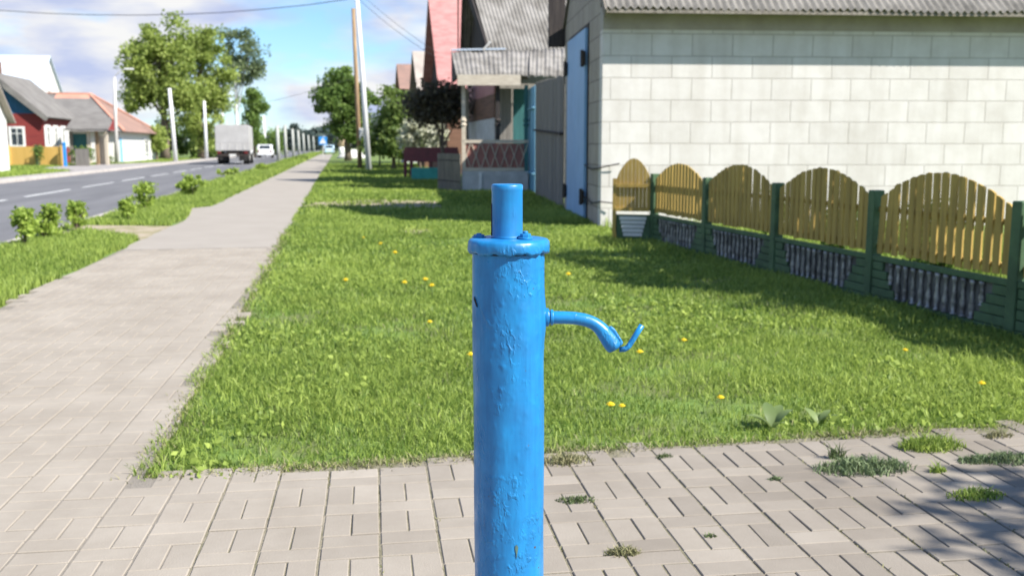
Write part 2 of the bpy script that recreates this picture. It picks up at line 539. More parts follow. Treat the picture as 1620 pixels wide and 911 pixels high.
def blades(xy, h, wd, tint, lean=0.5, z0=0.0):
    N = len(xy)
    an = RNG.uniform(0, 2 * np.pi, N)
    dx, dy = np.cos(an), np.sin(an)
    la = RNG.uniform(0, 2 * np.pi, N)
    le = RNG.uniform(0.1, 1, N) * lean * h
    lx, ly = np.cos(la) * le, np.sin(la) * le
    x, y = xy[:, 0], xy[:, 1]
    z = np.full(N, 0.0) + z0
    v = np.zeros((N, 5, 3))
    hw = wd / 2
    v[:, 0] = np.stack([x - dx * hw, y - dy * hw, z], 1)
    v[:, 1] = np.stack([x + dx * hw, y + dy * hw, z], 1)
    mx_, my_ = x + lx * 0.35, y + ly * 0.35
    v[:, 2] = np.stack([mx_ + dx * hw * 0.8, my_ + dy * hw * 0.8, z + h * 0.6], 1)
    v[:, 3] = np.stack([mx_ - dx * hw * 0.8, my_ - dy * hw * 0.8, z + h * 0.6], 1)
    v[:, 4] = np.stack([x + lx, y + ly, z + h * (1 - 0.25 * lean * RNG.uniform(0, 1, N))], 1)
    return v
BF = [(0, 1, 2, 3), (3, 2, 4)]
def leaves(P, size, up=0.35):
    N = len(P)
    a = RNG.normal(size=(N, 3))
    a /= np.linalg.norm(a, axis=1)[:, None]
    b = RNG.normal(size=(N, 3))
    b -= a * (a * b).sum(1)[:, None]
    b /= np.linalg.norm(b, axis=1)[:, None]
    s = (size * RNG.uniform(0.6, 1.3, N))[:, None]
    v = np.zeros((N, 4, 3))
    v[:, 0] = P - a * s * 0.6
    v[:, 1] = P + b * s * 0.36
    v[:, 2] = P + a * s * 0.6
    v[:, 3] = P - b * s * 0.36
    return v
LF = [(0, 1, 2, 3)]
def crown_points(blobs, n, clump=0.5, nclump=90, core=0.25):
    vol = np.array([b[3] * b[4] * b[5] for b in blobs]) ** 0.8
    vol /= vol.sum()
    cents, rad = [], []
    for b, q in zip(blobs, vol):
        k = max(4, int(nclump * q))
        d = RNG.normal(size=(k, 3))
        d /= np.linalg.norm(d, axis=1)[:, None]
        r = RNG.uniform(core, 1.0, k) ** 0.5
        cents.append(np.array(b[:3]) + d * r[:, None] * np.array(b[3:6]))
        rad.append(np.full(k, 1.0))
    cents = np.concatenate(cents)
    tone = RNG.uniform(-0.22, 0.22, len(cents))
    sz = clump * RNG.uniform(0.55, 1.35, len(cents))
    i = RNG.integers(0, len(cents), n)
    off = np.clip(RNG.normal(size=(n, 3)), -1.7, 1.7) * sz[i][:, None] * np.array([0.55, 0.55, 0.42])
    P = cents[i] + off
    t = np.clip(0.45 + tone[i] + RNG.normal(0, 0.18, n), 0, 1)
    return P, t, cents
def tree(label, base, blobs, n, leaf, lm, trunk_r=0.2, trunk_top=None, group=None, name='broadleaf_tree', clump=0.6, nclump=90, trunk_mat='bark', core=0.25, limbs=9, cat='tree', lean=(0, 0)):
    root = thing(name, label, cat, base, 0, group)
    P, t, cents = crown_points(blobs, n, clump, nclump, core)
    P[:, 2] = np.maximum(P[:, 2], 0.03)
    top = trunk_top if trunk_top else max(b[2] for b in blobs)
    mb = MB()
    pts = [V(0, 0, -0.1), V(0.02, 0, top * 0.1), V(lean[0] * 0.5, lean[1] * 0.5, top * 0.5), V(lean[0], lean[1], top)]
    mb.tube(pts, [trunk_r * 1.3, trunk_r, trunk_r * 0.75, trunk_r * 0.25], 8)
    idx = RNG.choice(len(cents), min(limbs, len(cents)), replace=False)
    for j in idx:
        c = Vector(cents[j])
        zst = min(top * 0.9, max(top * 0.25, c.z * RNG.uniform(0.45, 0.8)))
        st = V(lean[0] * zst / top, lean[1] * zst / top, zst)
        mid = (st + c) / 2 + V(0, 0, 0.06 * (c - st).length)
        mb.tube([st, mid, c], [trunk_r * 0.45, trunk_r * 0.28, trunk_r * 0.1], 6)
    mb.build('trunk', M[trunk_mat], root, smooth=True)
    cloud_mesh('crown', leaves(P, leaf), LF, t, M[lm], root)
    return root

# ------------------------------------------------------------------ the ground
def sheet(name, poly, z, m, kind='structure'):
    mb = MB().add([(p[0], p[1], z) for p in poly], [tuple(range(len(poly)))])
    o = mb.build(name, m)
    if o.data.polygons[0].normal.z < 0:
        o.data.flip_normals()
    return tag(o, kind=kind)
WX0, WX1 = -2.9, -0.84                      # pavement edges (street runs along +Y)
RX0, RXC, RX1 = -12.4, -8.55, -4.75          # far kerb, centre line, near edge of the road
sheet('ground', [(-700, -40), (700, -40), (700, 1200), (-700, 1200)], 0.0, M['soil_green'])
sheet('road', [(RX0, -20), (RX1, -20), (RX1, 420), (RX0, 420)], 0.004, M['asphalt'])
# dashed centre line
cl = MB()
y = 4.0
while y < 230:
    cl.add([(RXC - 0.07, y, 0.008), (RXC + 0.07, y, 0.008), (RXC + 0.07, y + 4.6, 0.008), (RXC - 0.07, y + 4.6, 0.008)], [(0, 1, 2, 3)])
    y += 6.2
struct(cl, 'road_marking', M['paint_line'])
kb = MB()
for i in range(90):
    y0 = -10 + i * 3.0
    kb.box((RX0 - 0.09, y0 + 1.49, 0.06), (0.18, 2.97, 0.14))
struct(kb, 'kerb', M['kerb'], bevel=0.015)
kb = MB()
for i in range(90):
    y0 = -10 + i * 3.0
    kb.box((RX1 + 0.06, y0 + 1.49, 0.015), (0.12, 2.97, 0.06))
struct(kb, 'road_edging', M['kerb'], bevel=0.012)
sheet('far_pavement', [(RX0 - 2.1, 25), (RX0 - 0.2, 25), (RX0 - 0.2, 200), (RX0 - 3.0, 200), (RX0 - 3.0, 85), (RX0 - 6.0, 72), (RX0 - 6.0, 64), (RX0 - 2.1, 58)], 0.03, M['apron'])

# near pavement (smooth pale blocks) with ragged edges and side paths to the road
def ragged(x, y0, y1, step, amp, seed):
    r = random.Random(seed)
    ys, o = [], []
    yy = y0
    while yy < y1:
        o.append((x + r.uniform(-amp, amp) + 0.5 * amp * math.sin(yy * 0.9 + seed), yy))
        yy += step * (1 + yy * 0.03)
    o.append((x, y1))
    return o
fl, fr = gp(205, 766), gp(1620, 680)
edge_dir = (fr - fl).normalized()
right = ragged(WX1, fl.y, 165, 0.22, 0.035, 3)
left = ragged(WX0, -4, 165, 0.25, 0.03, 4)
poly = [(WX1, -4)] + right + left[::-1]
sheet('pavement', poly, 0.012, M['walk'])
pA = [gp(228, 381), gp(138, 364), gp(100, 372), gp(95, 366), gp(140, 357), gp(284, 358.6), gp(310, 372)]
sheet('side_path', [(p.x, p.y) for p in pA], 0.008, M['dirt'])
pB = [gp(284, 359), gp(300, 341), gp(304, 330), gp(345, 326), gp(372, 326), gp(330, 352)]
sheet('worn_path', [(p.x, p.y) for p in pB], 0.008, M['walk'])
pC = [gp(470, 328), gp(500, 321), gp(600, 316), gp(692, 319), gp(700, 329), gp(600, 333)]
sheet('trodden_path', [(p.x, p.y) for p in pC], 0.006, M['dirt'])
pD = [gp(625, 366), gp(650, 362), gp(690, 365), gp(682, 371), (gp(640, 372))]
sheet('bare_patch', [(p.x, p.y) for p in pD], 0.006, M['dirt'])

# block paving in the foreground: every block slightly off level, basket weave laid in strips along the street
def paving():
    m, t, b = nodes('paving_block')
    N, K = t.nodes.new, t.links.new
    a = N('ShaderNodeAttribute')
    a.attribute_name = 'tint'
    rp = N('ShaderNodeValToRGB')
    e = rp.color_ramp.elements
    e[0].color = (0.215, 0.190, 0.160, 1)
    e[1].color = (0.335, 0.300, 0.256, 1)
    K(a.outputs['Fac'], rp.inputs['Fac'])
    tcn = N('ShaderNodeTexCoord')
    n0 = N('ShaderNodeTexNoise')
    n0.inputs['Scale'].default_value = 1.6
    n0.inputs['Detail'].default_value = 7
    n0.inputs['Roughness'].default_value = 0.7
    K(tcn.outputs['Object'], n0.inputs['Vector'])
    r0 = N('ShaderNodeValToRGB')
    r0.color_ramp.elements[0].position = 0.33
    r0.color_ramp.elements[0].color = (0.84, 0.82, 0.79, 1)
    r0.color_ramp.elements[1].position = 0.62
    r0.color_ramp.elements[1].color = (1.04, 1.03, 1.01, 1)
    K(n0.outputs['Fac'], r0.inputs['Fac'])
    mu = N('ShaderNodeMix')
    mu.data_type = 'RGBA'
    mu.blend_type = 'MULTIPLY'
    mu.inputs['Factor'].default_value = 1
    K(rp.outputs['Color'], mu.inputs['A'])
    K(r0.outputs['Color'], mu.inputs['B'])
    K(mu.outputs['Result'], b.inputs['Base Color'])
    b.inputs['Roughness'].default_value = 0.9
    b.inputs['Specular IOR Level'].default_value = 0.2
    nb = N('ShaderNodeTexNoise')
    nb.inputs['Scale'].default_value = 160
    nb.inputs['Detail'].default_value = 5
    K(tcn.outputs['Object'], nb.inputs['Vector'])
    bp = N('ShaderNodeBump')
    bp.inputs['Strength'].default_value = 0.5
    bp.inputs['Distance'].default_value = 0.003
    K(nb.outputs['Fac'], bp.inputs['Height'])
    K(bp.outputs['Normal'], b.inputs['Normal'])
    vs, fs, tn = [], [], []
    r = random.Random(5)
    th = R(-2.0)
    ca, sa = math.cos(th), math.sin(th)
    def brick(cx, cy, lx, ly):
        gx, gy = cx * ca - cy * sa, cx * sa + cy * ca
        if not (WX0 + 0.03 + 0.02 * math.sin(gy * 3) < gx < 7.2) or gy > 13.5:
            return
        if gx > WX1 - 0.03 + 0.03 * math.sin(gy * 4.1) and gy > fl.y + (gx - fl.x) * (fr.y - fl.y) / (fr.x - fl.x) - 0.03 + r.uniform(-0.05, 0.05):
            return
        g = (0.0012 if gx < WX1 + 0.3 else 0.0013) + r.uniform(0, 0.0014)
        x, y_, bv = lx / 2 - g, ly / 2 - g, 0.0032
        rz = r.gauss(0, 0.008)
        tx, ty = r.gauss(0, 0.0045), r.gauss(0, 0.0045)
        z = 0.0305 + min(0.0018, max(-0.0018, r.gauss(0, 0.001)))
        c, s = math.cos(rz), math.sin(rz)
        base = len(vs)
        for (ex, ez) in ((0, -0.03), (0, -bv), (bv, 0)):
            for (sx, sy) in ((-1, -1), (1, -1), (1, 1), (-1, 1)):
                px_, py_ = sx * (x - ex), sy * (y_ - ex)
                X, Y = cx + px_ * c - py_ * s, cy + px_ * s + py_ * c
                vs.append((X * ca - Y * sa, X * sa + Y * ca, z + ez + px_ * tx + py_ * ty))
        for l in (0, 4):
            for k in range(4):
                k2 = (k + 1) % 4
                fs.append((base + l + k, base + l + k2, base + l + 4 + k2, base + l + 4 + k))
        fs.append((base + 8, base + 9, base + 10, base + 11))
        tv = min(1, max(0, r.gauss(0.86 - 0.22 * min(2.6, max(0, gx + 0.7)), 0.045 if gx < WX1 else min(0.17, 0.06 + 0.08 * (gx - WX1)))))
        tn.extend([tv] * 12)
    for i in range(-16, 40):
        x0 = i * 0.205
        y0 = -0.5 + r.choice((0, 0.1, 0.2, 0.3)) + r.uniform(-0.01, 0.01)
        k = 0
        while y0 < (13.5 if x0 < WX1 + 0.7 else 5.6):
            if (k + i) % 2:
                brick(x0 + 0.05, y0 + 0.1, 0.1, 0.2)
                brick(x0 + 0.151, y0 + 0.1, 0.1, 0.2)
                y0 += 0.202
            else:
                brick(x0 + 0.1, y0 + 0.05, 0.2, 0.1)
                y0 += 0.101
                if r.random() < 0.6:
                    brick(x0 + 0.1, y0 + 0.05, 0.2, 0.1)
                    y0 += 0.101
            k += 1
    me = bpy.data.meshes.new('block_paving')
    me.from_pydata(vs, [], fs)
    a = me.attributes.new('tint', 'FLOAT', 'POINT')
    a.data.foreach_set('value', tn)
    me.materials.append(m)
    o = bpy.data.objects.new('block_paving', me)
    COL.objects.link(o)
    tag(o, kind='structure')
paving()
e2 = fr + edge_dir * 3
e1 = fl - edge_dir * 0.02
sheet('pavement_bed', [(WX0 + 0.02, -1.5), (WX1 + 0.3, -1.5), (WX1 + 0.3, fl.y - 0.1), (WX1, fl.y), (WX1, 13.6), (WX0 + 0.02, 13.6)], 0.0262, M['joint_sand'])
sheet('paving_bed', [(WX1 + 0.3, -1.5), (8.5, -1.5), (e2.x, e2.y), (WX1 + 0.3, fl.y)], 0.0255, M['joint'])

# ------------------------------------------------------------------ fence line and garage frame (needed by the lawn too)
P1 = gp(1034, 383)
P5 = gp(1603, 530)
f_dir = (P5 - P1) / 4.0
fence_pts = [P1 + f_dir * i for i in range(-0, 7)]
G0 = gp(950, 360)
GH = YAW + math.atan((697 - 810) / 1546.0)
gd = Vector((math.sin(GH), math.cos(GH), 0))      # away along the gable side
gu = Vector((math.cos(GH), -math.sin(GH), 0))     # along the front wall to the right

# ------------------------------------------------------------------ grass
def inside(poly, x, y):
    c = np.zeros(len(x), bool)
    n = len(poly)
    for i in range(n):
        x0, y0 = poly[i][0], poly[i][1]
        x1, y1 = poly[(i + 1) % n][0], poly[(i + 1) % n][1]
        cond = ((y0 > y) != (y1 > y)) & (x < (x1 - x0) * (y - y0) / (y1 - y0 + 1e-12) + x0)
        c ^= cond
    return c
gate_far = G0 + gd * 14
lawn_poly = [fl - V(0.0, 0.03, 0), fr - V(0, 0.03, 0), fr + edge_dir * 2.6 - V(0, 0.03, 0), fence_pts[6], fence_pts[0], G0 - gd * 0.05, gate_far, V(gate_far.x + 1, 75, 0), V(WX1 + 0.02, 75, 0)]
lawn_poly = [(p.x, p.y) for p in lawn_poly]
bare = [[(p.x, p.y) for p in pC], [(p.x, p.y) for p in pD]]
def scatter(y0, y1, x0, x1, dens):
    n = int((y1 - y0) * (x1 - x0) * dens)
    return RNG.uniform(x0, x1, n), RNG.uniform(y0, y1, n)
def lawn_band(y0, y1, x0, x1, dens, h0, h1, w_, lean=0.6, name='lawn_grass'):
    x, y = scatter(y0, y1, x0, x1, dens)
    dep = x * FW.x + y * FW.y
    lat = x * RT.x + y * RT.y
    k = inside(lawn_poly, x + 0.045 * wav(x, y, 9, 0.7), y + 0.05 * wav(x, y, 8, 2.0)) & (np.abs(lat) < dep * 0.60)
    for q in bare:
        k &= ~(inside(q, x, y) & (RNG.uniform(0, 1, len(x)) > 0.22))
    d = 0.74 + 0.42 * wav(x, y, 1.7, 0.4) + 0.42 * wav(x, y, 4.3, 1.9)
    k &= RNG.uniform(0, 1, len(x)) < d
    x, y = x[k], y[k]
    pa = wav(x, y, 1.1, 2.2) + 0.7 * wav(x, y, 3.1, 0.3)
    h = RNG.uniform(h0, h1, len(x)) * (1 + 0.45 * pa) * np.where(RNG.uniform(0, 1, len(x)) < 0.03, 1.7, 1)
    tint = np.clip(0.48 + 0.17 * pa + 0.14 * wav(x, y, 0.6, 5) + RNG.normal(0, 0.24, len(x)), 0, 1)
    return blades(np.stack([x, y], 1), np.maximum(h, 0.02), w_ * RNG.uniform(0.6, 1.4, len(x)), tint, lean), tint
parts = [lawn_band(3.4, 6.6, -1.2, 6.6, 7500, 0.022, 0.066, 0.0055, 1.1),
         lawn_band(6.6, 11, -1.2, 7.0, 3400, 0.025, 0.068, 0.0085, 1.1),
         lawn_band(11, 20, -1.2, 8, 1500, 0.035, 0.085, 0.014, 1.0),
         lawn_band(20, 40, -1.2, 9, 520, 0.04, 0.10, 0.026, 1.0),
         lawn_band(40, 75, -1.2, 9, 160, 0.06, 0.14, 0.05, 0.7)]
vv = np.concatenate([p[0] for p in parts])
tt = np.concatenate([p[1] for p in parts])
tag(cloud_mesh('lawn_grass', vv, BF, tt, M['grass']), kind='stuff')
# broad low leaves (clover, plantain, dandelion rosettes) mixed into the lawn
x, y = scatter(3.6, 15, -1.0, 7, 110)
k = inside(lawn_poly, x, y) & inside(lawn_poly, x - 0.15, y) & (wav(x, y, 1.6, 3.3) > 0.15)
x, y = x[k], y[k]
nn = len(x)
P = np.repeat(np.stack([x, y, RNG.uniform(0.015, 0.045, nn)], 1), 5, axis=0)
P[:, :2] += RNG.normal(0, 0.035, (len(P), 2))
tag(cloud_mesh('lawn_herb', leaves(P, 0.036), LF, np.clip(RNG.normal(0.6, 0.2, len(P)), 0, 1), M['grass']), kind='stuff')
# dry fringe along the paving
n = 5200
s = RNG.uniform(0, 1, n)
L_ = (fr + edge_dir * 0.5 - fl)
x = fl.x + L_.x * s + RNG.normal(0, 0.03, n)
y = fl.y + L_.y * s + RNG.normal(0.0, 0.035, n)
k = RNG.uniform(0, 1, n) < 0.35 + 0.8 * (wav(x, y, 2.3, 0.2) > -0.1)
x, y = x[k], y[k]
n2_ = 2600
ys = RNG.uniform(fl.y, 16, n2_) 
x = np.concatenate([x, WX1 + RNG.normal(0.0, 0.045, n2_)])
y = np.concatenate([y, ys])
xd, yd = scatter(3.5, 10, -1.0, 6.5, 90)
kd = inside(lawn_poly, xd, yd) & (RNG.uniform(0, 1, len(xd)) < 0.35 - 0.6 * wav(xd, yd, 4.3, 1.9))
x = np.concatenate([x, xd[kd]])
y = np.concatenate([y, yd[kd]])
tag(cloud_mesh('dry_grass', blades(np.stack([x, y], 1), RNG.uniform(0.015, 0.05, len(x)), np.full(len(x), 0.006), None, 1.3, 0.01), BF,
               RNG.uniform(0, 1, len(x)), M['grass_dry']), kind='stuff')
# verge between road and pavement
notch = [[(p.x, p.y) for p in pA], [(p.x, p.y) for p in pB]]
def verge_band(y0, y1, dens, h0, h1, w_):
    x, y = scatter(y0, y1, RX1 + 0.12, WX0 + 0.05, dens)
    k = x < WX0 - 0.03 + 0.06 * wav(x, y, 3, 1)
    for q in notch:
        k &= ~inside(q, x, y)
    x, y = x[k], y[k]
    pa = wav(x, y, 1.3, 4.2)
    h = RNG.uniform(h0, h1, len(x)) * (1 + 0.4 * pa)
    tint = np.clip(0.55 + 0.12 * pa + RNG.normal(0, 0.18, len(x)), 0, 1)
    return blades(np.stack([x, y], 1), np.maximum(h, 0.02), w_ * RNG.uniform(0.6, 1.4, len(x)), tint, 0.6), tint
parts = [verge_band(7, 16, 1600, 0.05, 0.12, 0.012), verge_band(16, 34, 700, 0.06, 0.14, 0.02), verge_band(34, 80, 220, 0.10, 0.28, 0.04), verge_band(80, 180, 60, 0.2, 0.42, 0.08)]
tag(cloud_mesh('verge_grass', np.concatenate([p[0] for p in parts]), BF, np.concatenate([p[1] for p in parts]), M['grass']), kind='stuff')
# grass across the road, and in the garden behind the fence
x, y = scatter(34, 110, -26, RX0 - 2.15, 90)
k = ~inside([(RX0 - 2.1, 57), (RX0 - 2.1, 86), (RX0 - 3.1, 86), (RX0 - 6.1, 72), (RX0 - 6.1, 64)], x, y)
x, y = x[k], y[k]
parts = [(blades(np.stack([x, y], 1), RNG.uniform(0.08, 0.18, len(x)), np.full(len(x), 0.06), None), np.clip(RNG.normal(0.55, 0.2, len(x)), 0, 1))]
tag(cloud_mesh('roadside_grass', parts[0][0], BF, parts[0][1], M['grass']), kind='stuff')
x, y = scatter(6, 18, 2.2, 10, 500)
fq = np.array([P1.x, P1.y]); fd = np.array([f_dir.x, f_dir.y])
side = (x - fq[0]) * fd[1] - (y - fq[1]) * fd[0]
k = side < -0.12
x, y = x[k], y[k]
k = ((x - G0.x) * gd.x + (y - G0.y) * gd.y) < -0.05
x, y = x[k], y[k]
tag(cloud_mesh('garden_grass', blades(np.stack([x, y], 1), RNG.uniform(0.06, 0.22, len(x)), np.full(len(x), 0.016), None), BF,
               np.clip(RNG.normal(0.5, 0.2, len(x)), 0, 1), M['grass']), kind='stuff')

# ------------------------------------------------------------------ garage of pale blocks
def garage():
    rz = -GH
    t = thing('garage', 'garage of pale sunlit blocks with grey corrugated roof and tall blue gate', 'garage', G0, rz)
    # local axes: x along the front wall, y away, z up
    Ln, Dp, zt = 10.5, 5.0, 3.72
    zE, ov, sl = 3.60, 0.44, math.tan(R(38.5))
    zw = zE + ov * sl
    pk = zw + Dp / 2 * sl
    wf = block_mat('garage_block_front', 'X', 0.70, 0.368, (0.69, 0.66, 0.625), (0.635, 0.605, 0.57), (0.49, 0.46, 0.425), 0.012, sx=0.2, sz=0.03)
    wg = block_mat('garage_block_shade_tone', 'Y', 0.70, 0.368, (0.42, 0.37, 0.315), (0.36, 0.32, 0.275), (0.22, 0.195, 0.17), 0.013, sx=0.1, sz=0.03)  # same blocks, colour darkened to deepen the shade on the gable side
    MB().lohi((0.0, 0.0, -0.1), (Ln, 0.3, zt - 0.38)).build('front_wall', wf, t)
    MB().lohi((-0.0, -0.012, zt - 0.38), (Ln, 0.3, zt)).build('ring_beam', M['beam_grey'], t)
    g = MB()
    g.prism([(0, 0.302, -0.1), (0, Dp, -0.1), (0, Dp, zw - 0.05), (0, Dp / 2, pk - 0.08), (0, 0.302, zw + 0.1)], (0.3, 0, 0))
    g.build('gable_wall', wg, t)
    MB().lohi((0.302, Dp - 0.3, -0.1), (Ln, Dp, zt)).build('rear_wall', wf, t)
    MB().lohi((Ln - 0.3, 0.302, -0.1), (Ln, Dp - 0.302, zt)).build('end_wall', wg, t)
    # corrugated front slope
    def slope(y0, z0, y1, z1, name):
        x0, x1 = -0.05, Ln + 0.3
        nx = int((x1 - x0) / 0.0158)
        mb = MB()
        rows = 5
        rr = random.Random(3)
        for j in range(rows):
            f = j / (rows - 1)
            for i in range(nx + 1):
                X = x0 + (x1 - x0) * i / nx
                jag = 0.012 * math.sin(math.floor(X / 1.1) * 7.3) if j == 0 else 0
                mb.v.append((X, y0 + (y1 - y0) * f + jag, z0 + (z1 - z0) * f + 0.027 * math.cos(2 * math.pi * X / 0.126) + 0.014 * math.sin(X * 1.9)))
        for j in range(rows - 1):
            for i in range(nx):
                a = j * (nx + 1) + i
                mb.f.append((a, a + 1, a + nx + 2, a + nx + 1))
        o = mb.build(name, M['asbestos'], t, smooth=True)
        md = o.modifiers.new('thick', 'SOLIDIFY')
        md.thickness = 0.009
        return o
    slope(-ov, zE + 0.03, Dp / 2, pk + 0.05, 'roof_slope')
    slope(Dp + ov, zE + 0.03, Dp / 2, pk + 0.05, 'roof_slope')
    # rafters' ends and a board added to give the eave shadow a straight edge
    MB().lohi((-0.02, -0.13, zE + 0.02), (Ln, -0.02, zE + 0.16)).build('wall_plate', M['old_wood'], t)
    MB().lohi((-0.02, -ov + 0.015, zE - 0.045), (Ln, -ov + 0.04, zE + 0.012)).build('eave_shadow_board', M['old_wood'], t)
    # light rake board at the gable
    b = MB()
    b.bar((-0.035, -ov, zE - 0.06), (-0.035, Dp / 2, pk - 0.05), 0.03, 0.16)
    b.build('rake_board', M['old_wood'], t)
    b = MB()
    b.lohi((-0.36, Dp + 0.05, 3.55), (0.0, Dp + 0.20, 5.2))
    b.build('barge_board', M['dark_wood'], t)
    # two-leaf gate
    y0, y1 = 1.6, 4.1
    ym = (y0 + y1) / 2
    for (a, b_) in ((y0, ym - 0.01), (ym + 0.01, y1)):
        lf = MB().lohi((-0.07, a, 0.05), (-0.004, b_, 3.55)).build('gate_leaf', M['gate_blue'], t, bevel=0.008)
        yh = a if a == y0 else b_
        for zh in (0.45, 3.0):
            hb = MB().lohi((-0.13, yh - 0.09, zh - 0.12), (-0.072, yh + 0.09, zh + 0.12))
            hb.tube([(-0.12, yh, zh - 0.15), (-0.12, yh, zh + 0.15)], 0.035, 10)
            hb.build('hinge', M['black_iron'], lf)
    b = MB()
    b.lohi((-0.02, y0 - 0.08, 0.0), (-0.003, y0 - 0.003, 3.63)).lohi((-0.02, y1 + 0.003, 0.0), (-0.003, y1 + 0.08, 3.63)).lohi((-0.02, y0 - 0.003, 3.555), (-0.003, y1 + 0.003, 3.63))
    b.build('gate_frame', M['black_iron'], t)
    b = MB()
    b.tube([(-0.06, 1.55, 1.05), (-0.05, 0.8, 0.98), (-0.03, -0.05, 1.03), (0.3, -0.08, 1.1)], 0.012, 6)
    b.tube([(-0.06, 1.55, 0.45), (-0.05, 0.7, 0.38), (-0.03, -0.05, 0.45), (0.25, -0.1, 0.42)], 0.012, 6)
    b.build('tie_wire', M['black_iron'], t)
    return t
garage()

# ------------------------------------------------------------------ picket fence on a concrete plinth
def fence():
    Lp = f_dir.length
    rz = math.atan2(f_dir.y, f_dir.x)      # local x along the fence towards the camera, local -y... faces the street
    t = thing('picket_fence', 'yellow arched picket fence with green posts and silver balustrade plinth', 'fence', P1, rz)
    def panel(t, x0, Lq, n_p, hz0=0.95, rise=0.25, seed=0):
        r = random.Random(seed)
        pk = MB()
        sp = Lq / n_p
        for i in range(n_p):
            xc = x0 + sp * (i + 0.5)
            u = (xc - x0) / Lq
            htop = hz0 + rise * math.sin(math.pi * u) ** 0.9 + r.uniform(-0.006, 0.006)
            wd = 0.076 + r.uniform(-0.005, 0.005)
            tilt = r.gauss(0, 0.012) + (0.05 if (seed == 4 and i in (0, 1)) else 0)
            zb = 0.44 + r.uniform(-0.01, 0.01)
            el_ = hz0 + rise * max(0.0, math.sin(math.pi * max(0, u - wd / 2 / Lq))) ** 0.9
            er_ = hz0 + rise * max(0.0, math.sin(math.pi * min(1, u + wd / 2 / Lq))) ** 0.9
            prof = [(-wd / 2, zb), (wd / 2, zb), (wd / 2, er_ - 0.006), (0, htop), (-wd / 2, el_ - 0.006)]
            pts = [(xc + a - (z - zb) * tilt * -1, YF - 0.012, z) for a, z in prof]
            pk.prism(pts, (0, 0.018, 0))
        o = pk.build('picket_panel', M['picket'], t)
        rb = MB()
        for z in (0.50, 0.83):
            rb.lohi((x0 - 0.02, YF + 0.0065, z - 0.022), (x0 + Lq + 0.02, YF + 0.05, z + 0.022))
        rb.build('rail', M['picket'], o)
    def plinth(t, x0, Lq, nb):
        x1 = x0 + Lq
        s = MB()
        s.lohi((x0, -0.010, 0.0), (x1, 0.03, 0.40))                    # back of the slab
        s.lohi((x0, -0.045, 0.365), (x1, -0.0105, 0.415))              # cap strip
        s.lohi((x0, -0.045, -0.05), (x1, -0.0105, 0.045))
        for j in range(4):                                             # side courses, stepping in towards the ground
            z0 = 0.05 + j * 0.079
            inn = Lq * (0.20 - 0.035 * j)
            for (a, b_) in ((x0, x0 + inn), (x1 - inn, x1)):
                s.lohi((a + 0.004, -0.040, z0), (b_ - 0.004, -0.0105, z0 + 0.072))
        o = s.build('plinth_panel', M['green_paint'], t, bevel=0.005)
        b = MB()
        for j in range(nb):
            xc = x0 + Lq * 0.13 + Lq * 0.74 * (j + 0.5) / nb
            u = abs((j + 0.5) / nb - 0.5) * 2
            zb = 0.05 + max(0, (u - 0.78)) * 0.9
            hh = 0.36 - zb
            prof = [(0.026, 0), (0.026, 0.04), (0.014, 0.06), (0.024, 0.24), (0.027, 0.36), (0.014, 0.55), (0.019, 0.6), (0.013, 0.66), (0.017, 0.85), (0.026, 0.92), (0.026, 1.0)]
            b.lathe([(q * 0.98, z * hh) for q, z in prof], 10, (xc, -0.028, zb))
        b.build('baluster_relief', M['silver'], o, smooth=True)
        bk = MB().prism([(x0 + Lq * 0.14, -0.0125, 0.047), (x1 - Lq * 0.14, -0.0125, 0.047), (x1 - Lq * 0.07, -0.0125, 0.362), (x0 + Lq * 0.07, -0.0125, 0.362)], (0, 0.001, 0))
        bk.build('recess', M['plinth_grey'], o)
    global YF
    YF = -0.005
    pw = 0.10
    for i in range(7):
        m = MB().box((i * Lp, 0, 0.47), (pw, 0.11, 1.06))
        m.build('post', M['green_paint'], t, bevel=0.01)
    for i in range(6):
        panel(t, i * Lp + pw / 2 + 0.012, Lp - pw - 0.024, 16, 0.94 if i else 0.92, 0.245, seed=i + 1)
        plinth(t, i * Lp + pw / 2 + 0.002, Lp - pw - 0.004, 12)
    # the short return to the garage wall
    q0 = gp(968, 381.5)
    d = P1 - q0
    rz2 = math.atan2(d.y, d.x)
    t2 = thing('picket_fence', 'narrow arched yellow fence section beside the garage corner, sunlit', 'fence', q0, rz2)
    Lq = d.length - pw / 2 - 0.07
    MB().box((0.03, 0, 0.45), (0.05, 0.08, 0.95)).build('post', M['picket'], t2)
    r = random.Random(9)
    pk = MB()
    n = 9
    for i in range(n):
        xc = 0.06 + Lq * (i + 0.5) / n
        u = (i + 0.5) / n
        ht = 0.92 + 0.30 * math.sin(math.pi * u) ** 0.8
        hl = 0.92 + 0.30 * math.sin(math.pi * i / n) ** 0.8
        hr = 0.92 + 0.30 * max(0, math.sin(math.pi * (i + 1) / n)) ** 0.8
        wd = Lq / n - 0.004
        pk.prism([(xc - wd / 2, -0.03, 0.46), (xc + wd / 2, -0.03, 0.46), (xc + wd / 2, -0.03, hr), (xc, -0.03, ht), (xc - wd / 2, -0.03, hl)], (0, 0.02, 0))
    o = pk.build('picket_panel', M['picket'], t2)
    for zz_ in (0.45, 0.80):
        MB().lohi((0.05, -0.062, zz_), (0.05 + Lq, -0.032, zz_ + 0.05)).build('rail', M['picket'], o)
    s = MB().lohi((0.06, -0.01, 0.0), (0.06 + Lq, 0.03, 0.40))
    s.build('plinth_panel', M['green_paint'], t2, bevel=0.005)
    s = MB()
    for j in range(5):
        z0 = 0.08 + j * 0.06
        inn = 0.22 - 0.03 * j
        s.lohi((0.06 + Lq * inn, -0.03, z0), (0.06 + Lq * (1 - inn), -0.0105, z0 + 0.05))
    s.build('relief', M['white_paint'], t2, bevel=0.006)
fence()

